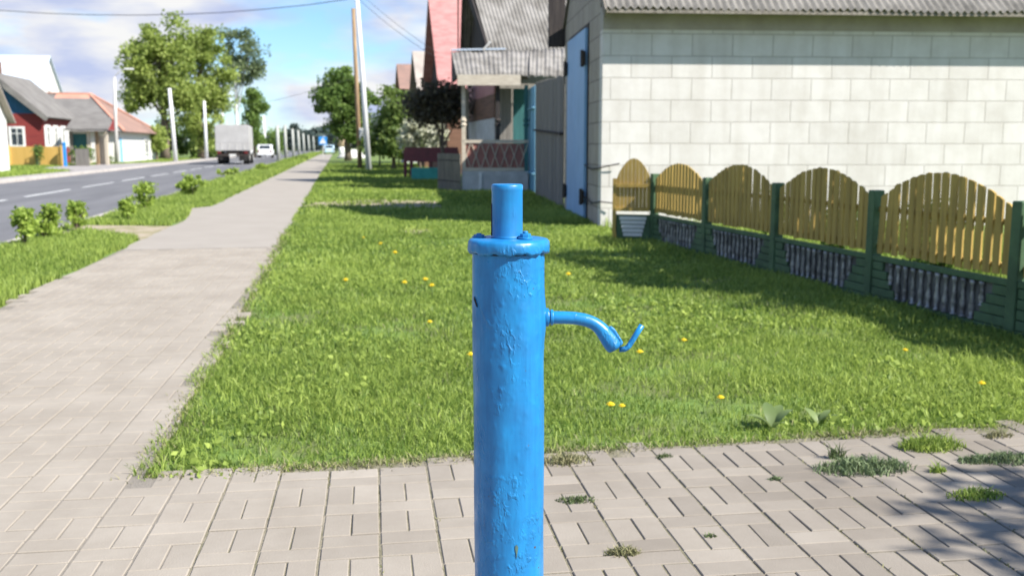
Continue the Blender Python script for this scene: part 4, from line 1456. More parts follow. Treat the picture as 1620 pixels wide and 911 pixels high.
def corrugated(poly, pitch, amp, m, name, t, rows=4):
    """poly: eave-left, eave-right, ridge-right, ridge-left (world)"""
    a, b, c, d = [Vector(p) for p in poly]
    n = int((b - a).length / pitch * 6)
    nr = (b - a).cross(d - a).normalized()
    mb = MB()
    for j in range(rows):
        f = j / (rows - 1)
        for i in range(n + 1):
            u = i / n
            p = (a * (1 - u) + b * u) * (1 - f) + (d * (1 - u) + c * u) * f
            mb.v.append(tuple(p + nr * (amp * math.cos(2 * math.pi * i / 6) + 0.02 * math.sin(u * 23 + j) + (0.012 if j % 2 else 0))))
    for j in range(rows - 1):
        for i in range(n):
            q = j * (n + 1) + i
            mb.f.append((q, q + 1, q + n + 2, q + n + 1))
    o = mb.build(name, m, t, smooth=True, world=True)
    md = o.modifiers.new('thick', 'SOLIDIFY')
    md.thickness = 0.03
    return o
def porch_house():
    ZF = 30.0
    base = basez(728, ZF)
    t = thing('timber_house', 'old timber house with weathered grey roof and open carved porch', 'house', base)
    A = lambda px, py, Z: at(px, py, Z)
    # body of the house behind the porch
    nb = basez(786, 33)
    x0, y0 = nb.x, nb.y
    ze = 4.35
    MB().lohi((x0, y0, 0.0), (x0 + 8.5, y0 + 7.6, ze)).build('wall', M['grey_boards'], t, world=True)
    for (za, zb, mm, nm) in ((0.0, 2.33, 'plaster', 'lower_cladding'), (2.335, 3.14, 'brown_log', 'log_wall'), (3.145, 3.7, 'red_tin', 'cornice')):
        MB().lohi((x0 - 0.05, y0 + 0.2, za), (x0 - 0.003, y0 + 7.4, zb)).build(nm, M[mm], t, world=True)
    ym = y0 + 3.8
    zr = 8.2
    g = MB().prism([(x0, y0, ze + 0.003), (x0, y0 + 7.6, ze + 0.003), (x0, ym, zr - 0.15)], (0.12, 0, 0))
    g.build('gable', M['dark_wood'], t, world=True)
    e0 = V(x0 - 0.25, y0 - 0.5, ze - 0.10)
    corrugated([e0, V(x0 + 9, y0 - 0.5, ze - 0.10), V(x0 + 9, ym, zr), V(x0 - 0.6, ym, zr)], 0.13, 0.02, M['asbestos_old'], 'roof_slope', t, 6)
    corrugated([V(x0 + 9, y0 + 8.1, ze - 0.1), V(x0 - 0.25, y0 + 8.1, ze - 0.10), V(x0 - 0.6, ym, zr), V(x0 + 9, ym, zr)], 0.13, 0.02, M['asbestos_old'], 'roof_slope', t, 6)
    MB().bar((x0 - 0.3, y0 - 0.5, ze - 0.2), (x0 - 0.8, ym, zr - 0.1), 0.05, 0.30).bar((x0 - 0.3, y0 + 8.1, ze - 0.2), (x0 - 0.8, ym, zr - 0.1), 0.05, 0.30).build('barge_board', M['dark_wood'], t, world=True)
    # porch
    pl0, pl1 = basez(730, ZF), basez(836, ZF)
    dv = V(0, 2.6, 0)
    def pz(py):
        return H - (py - 231) * ZF / 1546.0
    zf, zrail, zb0, zb1 = pz(271), pz(222), pz(137), pz(122)
    ux = (pl1 - pl0).normalized()
    W = (pl1 - pl0).length
    uy = V(-ux.y, ux.x, 0)
    def q(a, b, z):
        return pl0 + ux * a + uy * b + V(0, 0, z)
    rzp = math.atan2(ux.y, ux.x)
    MB().box(q(W / 2, 1.3, zf / 2), (W, 2.6, zf), rzp).build('porch_plinth', M['plaster'], t, world=True)
    for a in (0.32, 0.62):
        pass
    MB().box(q(W * 0.28, -0.03, zf / 2 - 0.02), (0.09, 0.055, zf - 0.06), rzp).build('downpipe', M['white_paint'], t, world=True)
    # railing of carved boards
    rl = MB()
    rl.box(q(W / 2, 0.05, zrail - 0.04), (W, 0.10, 0.09), rzp)
    rl.box(q(W / 2, 0.05, zf + 0.06), (W, 0.08, 0.10), rzp)
    o = rl.build('porch_railing', M['porch_cream'], t, world=True)
    MB().box(q(W / 2, 0.06, (zf + zrail) / 2), (W - 0.05, 0.03, zrail - zf - 0.2), rzp).build('railing_panel', M['porch_red'], o, world=True)
    fr_ = MB()
    nd = 7
    for k in range(nd):
        cx = W * (k + 0.5) / nd
        hh = (zrail - zf - 0.24) / 2
        zc = (zf + zrail) / 2
        for s_ in (-1, 1):
            fr_.bar(q(cx - s_ * W / nd * 0.42, 0.025, zc - hh), q(cx + s_ * W / nd * 0.42, 0.025 - 0.004 * s_, zc + hh), 0.05, 0.022)
    fr_.build('lattice', M['porch_cream'], o, world=True)
    MB().box(q(0.05, 1.35, (zf + zrail) / 2), (0.05, 2.5, zrail - zf), rzp).build('side_railing', M['old_wood'], t, world=True)
    for a, mm in ((0.07, 'porch_cream'), (1.12, 'dark_wood'), (W - 0.07, 'teal_dark')):
        ps = MB()
        zlo = zrail if mm == 'dark_wood' else zf
        ps.box(q(a, 0.06, (zlo + zb0) / 2), (0.12, 0.12, zb0 - zlo), rzp)
        ps.lathe([(0.06, 0), (0.10, 0.05), (0.06, 0.12), (0.10, 0.2), (0.06, 0.26)], 12, q(a, 0.06, zf + (zb0 - zf) * 0.52))
        ps.build('porch_post', M[mm], t, world=True)
    MB().box(q(0.06, 2.45, (zf + zb0) / 2), (0.12, 0.12, zb0 - zf), rzp).build('porch_post', M['old_wood'], t, world=True)
    MB().box(q(W * 0.42, -0.40, (zb0 + zb1) / 2 - 0.02), (W * 0.92, 0.06, zb1 - zb0 + 0.02), rzp).build('porch_beam', M['porch_cream'], t, world=True)
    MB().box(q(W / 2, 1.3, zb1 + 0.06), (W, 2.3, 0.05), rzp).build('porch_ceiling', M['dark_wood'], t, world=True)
    MB().box(q(W * 0.62, 1.7, (zf + zb0) / 2), (W * 0.25, 0.08, zb0 - zf), rzp).build('porch_screen', M['grey_boards'], t, world=True)
    MB().box(q(W * 0.89, 1.9, (zf + zb0) / 2), (W * 0.24, 0.08, zb0 - zf), rzp).build('porch_door', M['teal_dark'], t, world=True)
    # porch roof: hipped skirt of old sheets
    el, er = A(722, 120, ZF - 0.35), A(838, 120, ZF - 0.35)
    tl, tr = A(714, 82, ZF + 2.1), A(840, 80, ZF + 2.1)
    corrugated([el, er, tr, tl], 0.13, 0.017, M['asbestos_old'], 'porch_roof', t, 5)
    corrugated([er + V(-0.02, 0, 0.02), A(893, 122, ZF - 0.2), A(893, 78, ZF + 2.3), tr + V(-0.02, 0, 0.03)], 0.13, 0.017, M['asbestos_old'], 'porch_roof', t, 5)
    MB().bar(A(714, 82, ZF + 2.12) + V(0, 0, 0.05), A(800, 81, ZF + 2.12) + V(0, 0, 0.06), 0.16, 0.05).build('ridge_flashing', M['tin_white'], t, world=True)
    MB().prism([el - V(0, 0, 0.06), tl - V(0, 0, 0.06), V(tl.x, tl.y, el.z - 0.05)], (0.08, 0, 0)).build('porch_gable', M['dark_wood'], t, world=True)
    MB().bar(A(764, 80, 31.9), A(776, 66, 31.9), 0.06, 0.06).build('pipe', M['concrete'], t, world=True)
    return t
porch_house()

def side_walls():
    # tall grey board gate-wall from the garage to the blue boards
    a = G0 + gd * 5.25
    b = G0 + gd * 11.6
    t = thing('board_wall', 'tall weathered grey board wall between the garage and the porch house', 'wall', (a.x, a.y, 0))
    mb = MB()
    n = 34
    r = random.Random(8)
    for i in range(n):
        p = a + (b - a) * ((i + 0.5) / n)
        hh = 2.95 + 0.25 * i / n + r.uniform(-0.02, 0.02)
        mb.box(p + V(r.uniform(-0.008, 0.008), 0, hh / 2), (0.03, 6.35 / n - 0.01, hh), -GH)
    mb.build('boards', M['grey_boards'], t, world=True)
    mb = MB()
    for z in (1.75,):
        mb.bar(a + gu * -0.04 + V(0, 0, z - 0.08), b + gu * -0.04 + V(0, 0, z + 0.1), 0.08, 0.05)
    mb.build('rail', M['dark_wood'], t, world=True)
    a2, b2 = G0 + gd * 11.7, G0 + gd * 14.3
    t = thing('board_door', 'tall light blue board door between grey wall and porch', 'door', (a2.x, a2.y, 0))
    mb = MB()
    n = 12
    for i in range(n):
        p = a2 + (b2 - a2) * ((i + 0.5) / n)
        mb.box(p + V(r.uniform(-0.006, 0.006), 0, 1.58), (0.035, 2.6 / n - 0.008, 3.1), -GH)
    mb.build('boards', M['blue_boards'], t, world=True)
    mb = MB()
    for z in (0.6, 2.5):
        mb.bar(a2 - gu * 0.05 + V(0, 0, z), b2 - gu * 0.05 + V(0, 0, z), 0.1, 0.04)
    mb.build('batten', M['blue_boards'], t, world=True)
side_walls()

def far_houses():
    # red tin roof house
    def house(label, px_left, Z, py_eave, py_ridge, depth, wid, wall, roof, ovx=0.3):
        b = basez(px_left + 6, Z)
        ze = H + (231 - py_eave) * Z / 1546
        zr = H + (231 - py_ridge) * (Z + depth / 2) / 1546
        t = thing('village_house', label, 'house', b, 0, 'houses along the right side of the street')
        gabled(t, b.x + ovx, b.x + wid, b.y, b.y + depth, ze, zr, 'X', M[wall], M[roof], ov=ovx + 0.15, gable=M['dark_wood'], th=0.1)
        window(t, (b.x + ovx - 0.01, b.y + depth * 0.3, ze * 0.55), 0.8, 1.1, (-1, 0, 0))
        window(t, (b.x + ovx - 0.01, b.y + depth * 0.7, ze * 0.55), 0.8, 1.1, (-1, 0, 0))
        window(t, (b.x + ovx + 1.6, b.y - 0.01, ze * 0.55), 0.8, 1.1, (0, -1, 0))
        return t
    house('log house with steep faded red tin roof behind the porch', 692, 45, 130, 8, 8, 7, 'brown_log', 'red_tin')
    house('house with beige roof beyond the red roofed one', 658, 60, 140, 88, 6, 7, 'brown_log', 'beige_roof')
    house('farthest house on the right with brown roof above the bushes', 630, 78, 140, 107, 6, 8, 'plaster', 'brown_roof')
far_houses()

# dark low fence, maroon board and teal trough in front of the porch house
def yard_things():
    p = basez(692, 32.0)
    e = basez(729, 29.9)
    t = thing('board_fence', 'dark shaded board fence standing left of the porch plinth', 'fence', p)
    mb = MB()
    n = 14
    for i in range(n):
        c = p + (e - p) * ((i + 0.5) / n)
        mb.box(c + V(0, 0, 0.58), (0.09, 0.025, 1.16), math.atan2((e - p).y, (e - p).x))
    mb.build('boards', M['old_wood'], t, world=True)
    mb = MB()
    for z in (0.3, 0.95):
        mb.bar(p + V(0, 0.04, z), e + V(0, 0.04, z), 0.05, 0.03)
    mb.build('rail', M['dark_wood'], t, world=True)
    a, b = basez(640, 42.6), basez(724, 40.8)
    t = thing('garden_fence', 'low maroon board fence before the flowering bush', 'fence', a)
    mb = MB()
    d = b - a
    rz = math.atan2(d.y, d.x)
    mb.box((a + b) / 2 + V(0, 0, 1.03), (d.length, 0.04, 0.62), rz)
    mb.build('board', M['maroon'], t, world=True)
    for f in (0.01, 0.13, 0.5, 0.99):
        MB().box(a + d * f + V(0, 0.05, 0.6), (0.14, 0.07, 1.2), rz).build('post', M['maroon'], t, world=True)
    a, b = basez(652, 40.3), basez(692, 40.3)
    d = b - a
    rz = math.atan2(d.y, d.x)
    t = thing('flower_trough', 'teal painted trough on the grass below the maroon fence', 'trough', (a + b) / 2, rz)
    Lx = d.length
    mb = MB()
    mb.prism([(-Lx / 2, -0.3, 0.02), (Lx / 2, -0.3, 0.02), (Lx / 2, -0.38, 0.5), (-Lx / 2, -0.38, 0.5)], (0, 0.04, 0))
    mb.prism([(-Lx / 2, 0.3, 0.02), (Lx / 2, 0.3, 0.02), (Lx / 2, 0.38, 0.5), (-Lx / 2, 0.38, 0.5)], (0, -0.04, 0))
    for s_ in (-1, 1):
        mb.lohi((s_ * Lx / 2 - 0.02, -0.26, 0.02), (s_ * Lx / 2 + 0.02, 0.26, 0.49))
    mb.build('body', M['teal'], t)
    MB().lohi((-Lx / 2 + 0.02, -0.29, 0.3), (Lx / 2 - 0.02, 0.29, 0.42)).build('soil', M['dark_wood'], t)
yard_things()

# ------------------------------------------------------------------ poles, cables, sign
def pole(label, x0, y0, Z, x1, y1, r0, r1, m, name='utility_pole', group=None, extra=None):
    b = basez(x0, Z)
    p = at(x1, y1, Z)
    t = thing(name, label, 'pole', b, 0, group)
    v = p - b
    MB().tube([V(0, 0, -0.2), v * 0.5, v], [r0, (r0 + r1) / 2, r1], 14).build('shaft', M[m], t, smooth=True)
    if extra: extra(t, v)
    return t
def ins(t, v):
    MB().tube([v + V(-0.7, 0, -0.3), v + V(0.7, 0, -0.3)], 0.05, 8).build('crossarm', M['old_wood'], t)
    for q in (-0.6, 0, 0.6):
        MB().lathe([(0.03, 0), (0.05, 0.05), (0.03, 0.14)], 8, v + V(q, 0, -0.25)).build('insulator', M['white_paint'], t)
GPR = 'poles on the right side of the street'
white_pole = pole('tall white concrete pole on the lawn beside the walkway, leaning slightly', 583, 270, 55.5, 563, -25, 0.17, 0.11, 'pole_white', extra=ins, group=GPR)
def boxx(t, v):
    MB().box(V(0.16, -0.22, 2.1), (0.34, 0.2, 0.75)).build('meter_box', M['white_paint'], t, bevel=0.02)
pole('brown wooden pole with white meter box behind the white pole', 569, 250, 60, 559, 14, 0.15, 0.11, 'brown_wood', extra=boxx, group=GPR)
GPL = 'concrete poles along the left side of the road'
def lamp(t, v):
    MB().tube([v, v + V(0.5, -0.1, 0.5), v + V(1.0, -0.2, 0.6)], 0.04, 8).build('lamp_arm', M['concrete'], t)
    MB().box(v + V(1.15, -0.22, 0.6), (0.7, 0.25, 0.12)).build('lamp_head', M['white_paint'], t, bevel=0.03)
pole('slim grey lamp pole in front of the white walled house', 183, 259, 77, 181, 122, 0.16, 0.10, 'concrete', 'street_lamp', GPL, lamp)
pole('thick leaning white pole before the big light green tree', 277, 255, 88, 268, 140, 0.19, 0.14, 'pole_white', group=GPL)
pole('white pole between the big tree and the truck', 326, 252, 98, 323, 160, 0.18, 0.13, 'pole_white', group=GPL)
pole('pale leaning pole rising behind the truck box', 345, 250, 108, 352, 168, 0.2, 0.15, 'pole_white', group=GPL)
pole('pale pole right behind the white car', 421, 246, 125, 416, 184, 0.18, 0.14, 'pole_white', group=GPL)
GRW = 'row of pale concrete posts receding beside the road'
for i, (px, top, Z, lab) in enumerate([(440, 199, 86, 'nearest and thickest post of the receding row beside the road'), (452, 198, 97, 'second post of the receding row, after the nearest one'),
                       (464, 204, 112, 'third post of the receding row beside the road'), (473, 206, 130, 'middle post of the receding row, fourth from the nearest'),
                       (481, 211, 150, 'third post from the far end of the receding row'), (489, 214, 176, 'second post from the far end of the receding row'), (497, 216, 212, 'farthest and thinnest post of the receding row')]):
    pole(lab, px, 248, Z, px - 1.5, top, 0.16, 0.135, 'post_grey', 'concrete_post', GRW)
def sag(a, b, s, n=24):
    return [a + (b - a) * (i / n) + V(0, 0, -s * 4 * (i / n) * (1 - i / n)) for i in range(n + 1)]
wt = at(566, -2, 55.5)
def cable(pts, r_, label):
    o = MB().tube(pts, r_, 6, False).build('overhead_cable', M['cable'], None)
    tag(o, label, 'cable', 'overhead cables')
A_, B_ = at(-420, 30, 80), at(563, -8, 55.5)
pts = [at(-200, 2, 70), at(0, 17, 68), at(70, 21.5, 67), at(140, 24, 66), at(210, 24.5, 65), at(280, 23.5, 64), at(350, 20.5, 62.5), at(420, 15, 60.5), at(490, 8, 58), at(545, 0, 56), at(564, -5, 55.5)]
cable(pts, 0.022, 'long sagging black cable crossing the sky at the upper left')
pts = sag(wt, at(690, 92, 45), 0.15)
cable(pts, 0.010, 'lower thin cable from white pole down to the red roofed house')
pts = sag(wt + V(0.15, 0, 0.25), at(692, 84, 45), 0.12)
cable(pts, 0.009, 'upper thin cable from white pole down to the red roofed house')
pts = sag(at(350, 172, 108), at(563, 122, 60), 0.35)
cable(pts, 0.011, 'faint cable strung from the leaning pole behind the truck to the brown pole')

def sign():
    b = basez(511, 120)
    t = thing('road_sign', 'square blue crossing sign on a post at the far end of the walkway', 'road sign', b)
    z = H + (231 - 223) * 120 / 1546
    MB().tube([V(0, 0, 0), V(0, 0, z + 0.5)], 0.05, 10).build('post', M['concrete'], t)
    s = MB().box(V(0, -0.08, z), (0.98, 0.03, 0.98)).build('sign_plate', M['sign_blue'], t, bevel=0.01)
    MB().prism([(-0.40, -0.099, z - 0.34), (0.40, -0.099, z - 0.34), (0, -0.099, z + 0.38)], (0, 0.002, 0)).build('white_triangle', M['white_paint'], s)
    w_ = MB()
    y_ = -0.104
    w_.lathe([(0.035, 0), (0.045, 0.035), (0.03, 0.075)], 8, (0.01, y_ + 0.003, z + 0.09))
    w_.bar((0.0, y_, z + 0.08), (-0.02, y_, z - 0.1), 0.06, 0.004)
    w_.bar((-0.02, y_ - 0.001, z - 0.1), (0.09, y_ - 0.001, z - 0.29), 0.04, 0.004)
    w_.bar((-0.02, y_ + 0.001, z - 0.1), (-0.11, y_ + 0.001, z - 0.29), 0.04, 0.004)
    w_.bar((0.0, y_ - 0.002, z + 0.04), (0.10, y_ - 0.002, z - 0.06), 0.03, 0.004)
    w_.build('walking_figure', M['black_iron'], s)
sign()

# ------------------------------------------------------------------ vehicles
def truck():
    b = gp(369, 260.5)
    t = thing('box_truck', 'grey covered truck driving away on the road, seen from behind', 'truck', b, R(1.5))
    z0 = 1.05
    o = MB()
    o.lohi((-1.25, 0, z0), (1.25, 4.6, z0 + 0.55))
    o.build('cargo_bed', M['tarp'], t, bevel=0.02)
    MB().prism([(-1.24, 0.02, z0 + 0.553), (1.24, 0.02, z0 + 0.553), (1.24, 0.02, 2.85), (1.05, 0.02, 2.98), (-1.05, 0.02, 2.98), (-1.24, 0.02, 2.85)], (0, 4.55, 0)).build('cover', M['tarp'], t, bevel=0.03)
    r = MB()
    for x in (-0.8, -0.25, 0.3, 0.85):
        r.box((x, -0.015, z0 + 0.27), (0.06, 0.03, 0.5))
    r.build('tailgate_rib', M['concrete'], t)
    MB().lohi((-1.15, 4.75, 0.75), (1.15, 6.4, 2.55)).build('cab', M['car_white'], t, bevel=0.12)
    MB().lohi((-0.45, 0.1, 0.7), (0.45, 6.2, 1.0)).build('chassis', M['black_iron'], t)
    MB().lohi((-1.15, -0.08, 0.62), (1.15, 0.06, 0.8)).build('rear_bumper', M['black_iron'], t)
    for s_ in (-1, 1):
        MB().box((s_ * 0.98, -0.1, 0.9), (0.28, 0.06, 0.14)).build('tail_light', M['tail_red'], t)
        for yy in (1.1, 5.4):
            wh = MB()
            wh.tube([(s_ * 0.70, yy, 0.5), (s_ * 1.18, yy, 0.5)], 0.5, 22)
            w_ = wh.build('wheel', M['rubber'], t, bevel=0.04)
            MB().tube([(s_ * 1.175, yy, 0.5), (s_ * 1.20, yy, 0.5)], 0.24, 16).build('hub', M['concrete'], w_)
        MB().lohi((s_ * 0.72 - 0.3, 0.35, 0.28), (s_ * 0.72 + 0.3, 0.37, 0.85)).build('mud_flap', M['rubber'], t)
    MB().box((0, -0.09, 0.71), (0.5, 0.02, 0.12)).build('number_plate', M['white_paint'], t)
    MB().tube([(-0.75, 4.7, 2.5), (-0.75, 4.7, 3.4)], 0.04, 8).build('mast', M['concrete'], t)
truck()
def car(label, px, py, m, rz=0.0, group='cars on the road'):
    b = gp(px, py)
    t = thing('car', label, 'car', b, rz, group)
    prof = [(0.0, 0.32), (-0.05, 0.6), (0.02, 0.95), (0.28, 1.0), (0.62, 1.46), (1.1, 1.55), (2.1, 1.52), (2.95, 1.02), (3.85, 0.88), (4.05, 0.6), (4.0, 0.3)]
    MB().prism([(-0.84, y_, z) for y_, z in prof], (1.68, 0, 0)).build('body', M[m], t, bevel=0.09, seg=3)
    MB().prism([(-0.66, 0.27, 1.03), (0.66, 0.27, 1.03), (0.58, 0.585, 1.43), (-0.58, 0.585, 1.43)], (0, -0.012, 0.01)).build('rear_window', M['glass'], t)
    MB().prism([(-0.66, 2.9, 1.06), (0.66, 2.9, 1.06), (0.58, 2.2, 1.47), (-0.58, 2.2, 1.47)], (0, 0.02, 0.015)).build('windscreen', M['glass'], t)
    for s_ in (-1, 1):
        MB().prism([(s_ * 0.842, 0.6, 1.02), (s_ * 0.842, 2.75, 1.02), (s_ * 0.842, 2.1, 1.42), (s_ * 0.842, 0.85, 1.42)], (s_ * 0.006, 0, 0)).build('side_window', M['glass'], t)
        MB().box((s_ * 0.7, -0.055, 0.78), (0.2, 0.06, 0.26)).build('tail_light', M['tail_red'], t)
        for yy in (0.75, 3.2):
            w_ = MB().tube([(s_ * 0.66, yy, 0.31), (s_ * 0.86, yy, 0.31)], 0.31, 20).build('wheel', M['rubber'], t, bevel=0.03)
            MB().tube([(s_ * 0.855, yy, 0.31), (s_ * 0.87, yy, 0.31)], 0.17, 14).build('rim', M['concrete'], w_)
    MB().lohi((-0.8, -0.12, 0.33), (0.8, 0.02, 0.52)).build('bumper', M[m], t, bevel=0.03)
    MB().box((0, -0.13, 0.44), (0.5, 0.02, 0.11)).build('number_plate', M['white_paint'], t)
car('white hatchback just ahead of the grey truck', 419, 250, 'car_white')
car('tiny pale blue car at the far end of the walkway', 521, 244.3, 'car_blue')

# ------------------------------------------------------------------ left side of the road
def left_side():
    # pale house at the picture edge
    Z = 52
    b = basez(13, Z)
    t = thing('village_house', 'white plastered house cut off by the left picture edge', 'house', b, 0, 'houses along the left side of the road')
    ze = H + (231 - 186) * Z / 1546
    ze = H + (231 - 188) * Z / 1546
    gabled(t, b.x - 9.0, b.x, b.y - 9.0, b.y, ze, ze + 3.9, 'X', M['white_paint'], M['beige_roof'], ov=0.35)
    window(t, (b.x + 0.01, b.y - 4.5, 1.6), 0.9, 1.2, (1, 0, 0))
    # red timber house
    Z = 70
    b = basez(70, Z)
    t = thing('village_house', 'red timber house with blue gable and white window casings', 'house', b, 0, 'houses along the left side of the road')
    ze = H + (231 - 181) * Z / 1546
    zr = H + (231 - 120) * Z / 1546
    gabled(t, b.x - 6.2, b.x, b.y, b.y + 8, ze, zr, 'Y', M['red_boards'], M['grey_roof'], ov=0.4, gable=M['blue_gable'], th=0.12)
    window(t, (b.x - 1.75, b.y - 0.01, H + (231 - 217) * Z / 1546), 0.75, 1.15, (0, -1, 0), 0.16)
    for k in range(4):
        window(t, (b.x + 0.01, b.y + 1.0 + k * 2.0, H + (231 - 216) * Z / 1546), 0.75, 1.25, (1, 0, 0), 0.2, shutters=True)
    MB().box((b.x - 3.3, b.y + 1.6, zr + 0.2), (0.55, 0.55, 1.5)).build('chimney', M['brown_log'], t, world=True)
    MB().bar((b.x - 3.2, b.y - 0.42, zr - 0.12), (b.x + 0.42, b.y - 0.42, ze - 0.45), 0.04, 0.28).bar((b.x - 3.0, b.y - 0.425, zr - 0.12), (b.x - 6.6, b.y - 0.425, ze - 0.45), 0.04, 0.28).build('barge_board', M['grey_roof'], t, world=True)
    # white house behind
    Z = 96
    b = basez(83, Z)
    t = thing('village_house', 'large white house with white gable and tin roof behind the red one', 'house', b, 0, 'houses along the left side of the road')
    zr = H + (231 - 93) * Z / 1546
    gabled(t, b.x - 12, b.x, b.y - 4.6, b.y + 5.6, 5.4, zr, 'X', M['white_paint'], M['tin_white'], ov=0.25)
    window(t, (b.x + 0.01, b.y, 6.2), 0.8, 1.0, (1, 0, 0))
    # hip-roofed house with white walls
    n0, n1 = basez(189, 78), basez(241, 93)
    x1, y0, y1 = n0.x, n0.y, n1.y
    t = thing('village_house', 'low white walled house with orange edged hip roof', 'house', n0, 0, 'houses along the left side of the road')
    ze, zr = 2.55, 5.7
    x0 = x1 - 11
    MB().lohi((x0, y0, 0), (x1, y1, ze)).build('wall', M['white_paint'], t, world=True)
    ym = (y0 + y1) / 2
    ov = 0.5
    A1, B1, C1, D1 = V(x0 - ov, y0 - ov, ze - 0.1), V(x1 + ov, y0 - ov, ze - 0.1), V(x1 + ov, y1 + ov, ze - 0.1), V(x0 - ov, y1 + ov, ze - 0.1)
    r0, r1 = V(x0 + 3, ym, zr), V(x1 - 3.8, ym, zr)
    MB().slab([A1, B1, r1, r0], 0.1).build('roof_slope', M['grey_roof'], t, world=True)
    MB().slab([B1, C1, r1], 0.1).build('roof_hip', M['brown_roof'], t, world=True)
    MB().slab([C1, D1, r0, r1], 0.1).build('roof_slope', M['grey_roof'], t, world=True)
    up = V(0, 0, 0.16)
    MB().bar(C1 + up, r1 + up, 0.34, 0.1).bar(B1 + up, r1 + up, 0.22, 0.1).bar(r0 + up, r1 + up, 0.4, 0.1).build('ridge_tiles', M['orange_roof'], t, world=True)
    mb = MB().slab([r1 + V(-2.6, -1.6, -0.62), r1 + V(0.25, -1.6, -0.62), r1 + V(0.1, 0, 0.12), r1 + V(-2.6, 0, 0.12)], 0.05)
    mb.build('roof_patch', M['orange_roof'], t, world=True)
    window(t, (x1 + 0.01, y0 + (y1 - y0) * 0.72, 1.35), 1.6, 1.1, (1, 0, 0), 0.12)
    MB().box((x1 + 0.02, y0 + 0.5, 1.0), (0.05, 0.8, 2.0)).build('door', M['blue_boards'], t, world=True)
    # gate porch between the two
    b0, b1 = basez(112, 72), basez(170, 72)
    t = thing('gate_shelter', 'small yard gate with grey sheet roof beside the red house', 'gate', b0)
    z = lambda py: H + (231 - py) * 72 / 1546
    MB().slab([b0 + V(-0.2, -0.6, z(207)), b1 + V(0.2, -0.6, z(207)), b1 + V(0.1, 1.4, z(187)), b0 + V(0, 1.4, z(187))], 0.08).build('roof', M['grey_roof'], t, world=True)
    MB().prism([b1 + V(0.22, -0.5, z(207)), b1 + V(0.22, 1.3, z(190)), b1 + V(0.22, 1.3, z(207))], (0.08, 0, 0)).build('gable', M['red_boards'], t, world=True)
    d = (b1 - b0)
    rz = math.atan2(d.y, d.x)
    for f, mm in ((0.02, 'old_wood'), (0.5, 'porch_cream'), (0.72, 'brown_wood'), (0.98, 'porch_cream')):
        MB().box(b0 + d * f + V(0, 0, z(208) / 2), (0.22, 0.16, z(208)), rz).build('post', M[mm], t, world=True)
    MB().box(b0 + d * 0.25 + V(0, 0.3, z(212) / 2), (d.length * 0.42, 0.06, z(212)), rz).build('gate_leaf', M['teal_dark'], t, world=True)
    MB().box(b0 + d * 0.85 + V(0, 0.3, z(215) / 2), (d.length * 0.22, 0.06, z(215)), rz).build('gate_leaf', M['porch_cream'], t, world=True)
    # yellow garden fence of the red house, blue post, smaller fences
    a, b = basez(14, 66.5), basez(97, 66.5)
    t = thing('board_fence', 'bright yellow board fence before the red timber house', 'fence', a, 0, 'garden fences across the road')
    d = b - a
    rz = math.atan2(d.y, d.x)
    mb = MB()
    n = 30
    for i in range(n):
        mb.box(a + d * ((i + 0.5) / n) + V(0, 0, 0.72), (d.length / n - 0.012, 0.03, 1.25 + (0.03 if i % 2 else 0)), rz)
    mb.build('boards', M['yellow_boards'], t, world=True)
    for f in (0.0, 0.52, 1.0):
        MB().box(a + d * f + V(0, -0.06, 0.7), (0.14, 0.07, 1.5), rz).build('post', M['green_paint'] if f == 0.52 else M['yellow_boards'], t, world=True)
    p = basez(101.5, 66)
    t = thing('gate_post', 'slim bright blue post at the end of the yellow fence', 'post', p)
    MB().box((0, 0, 0.75), (0.2, 0.2, 1.5)).build('shaft', M['sign_blue'], t, bevel=0.02)
    MB().lathe([(0.13, 0), (0.16, 0.05), (0.02, 0.16)], 8, (0, 0, 1.5)).build('cap', M['sign_blue'], t)
    a, b = basez(118, 67), basez(140, 67)
    d = b - a
    t = thing('board_fence', 'short grey board fence right of the blue post', 'fence', a, 0, 'garden fences across the road')
    mb = MB()
    for i in range(9):
        mb.box(a + d * ((i + 0.5) / 9) + V(0, 0, 0.6), (d.length / 9 - 0.015, 0.03, 1.2), math.atan2(d.y, d.x))
    mb.build('boards', M['grey_boards'], t, world=True)
    MB().bar(a + V(0, 0.05, 0.9), b + V(0, 0.05, 0.9), 0.06, 0.04).build('rail', M['old_wood'], t, world=True)
    shrub('clipped green bush over the short grey fence', 128, 0, 44, 32, 700, 0.18, 'bushes across the road', 'leaf_mid', Z=68.5, name='garden_bush')
    shrub('climbing plant on the middle of the yellow fence', 60, 0, 12, 36, 260, 0.14, 'bushes across the road', 'leaf_mid', Z=66, name='garden_bush')
    shrub('low bush at the foot of the lamp pole across the road', 172, 0, 14, 14, 160, 0.14, 'bushes across the road', 'leaf_mid', Z=75, name='garden_bush')
left_side()

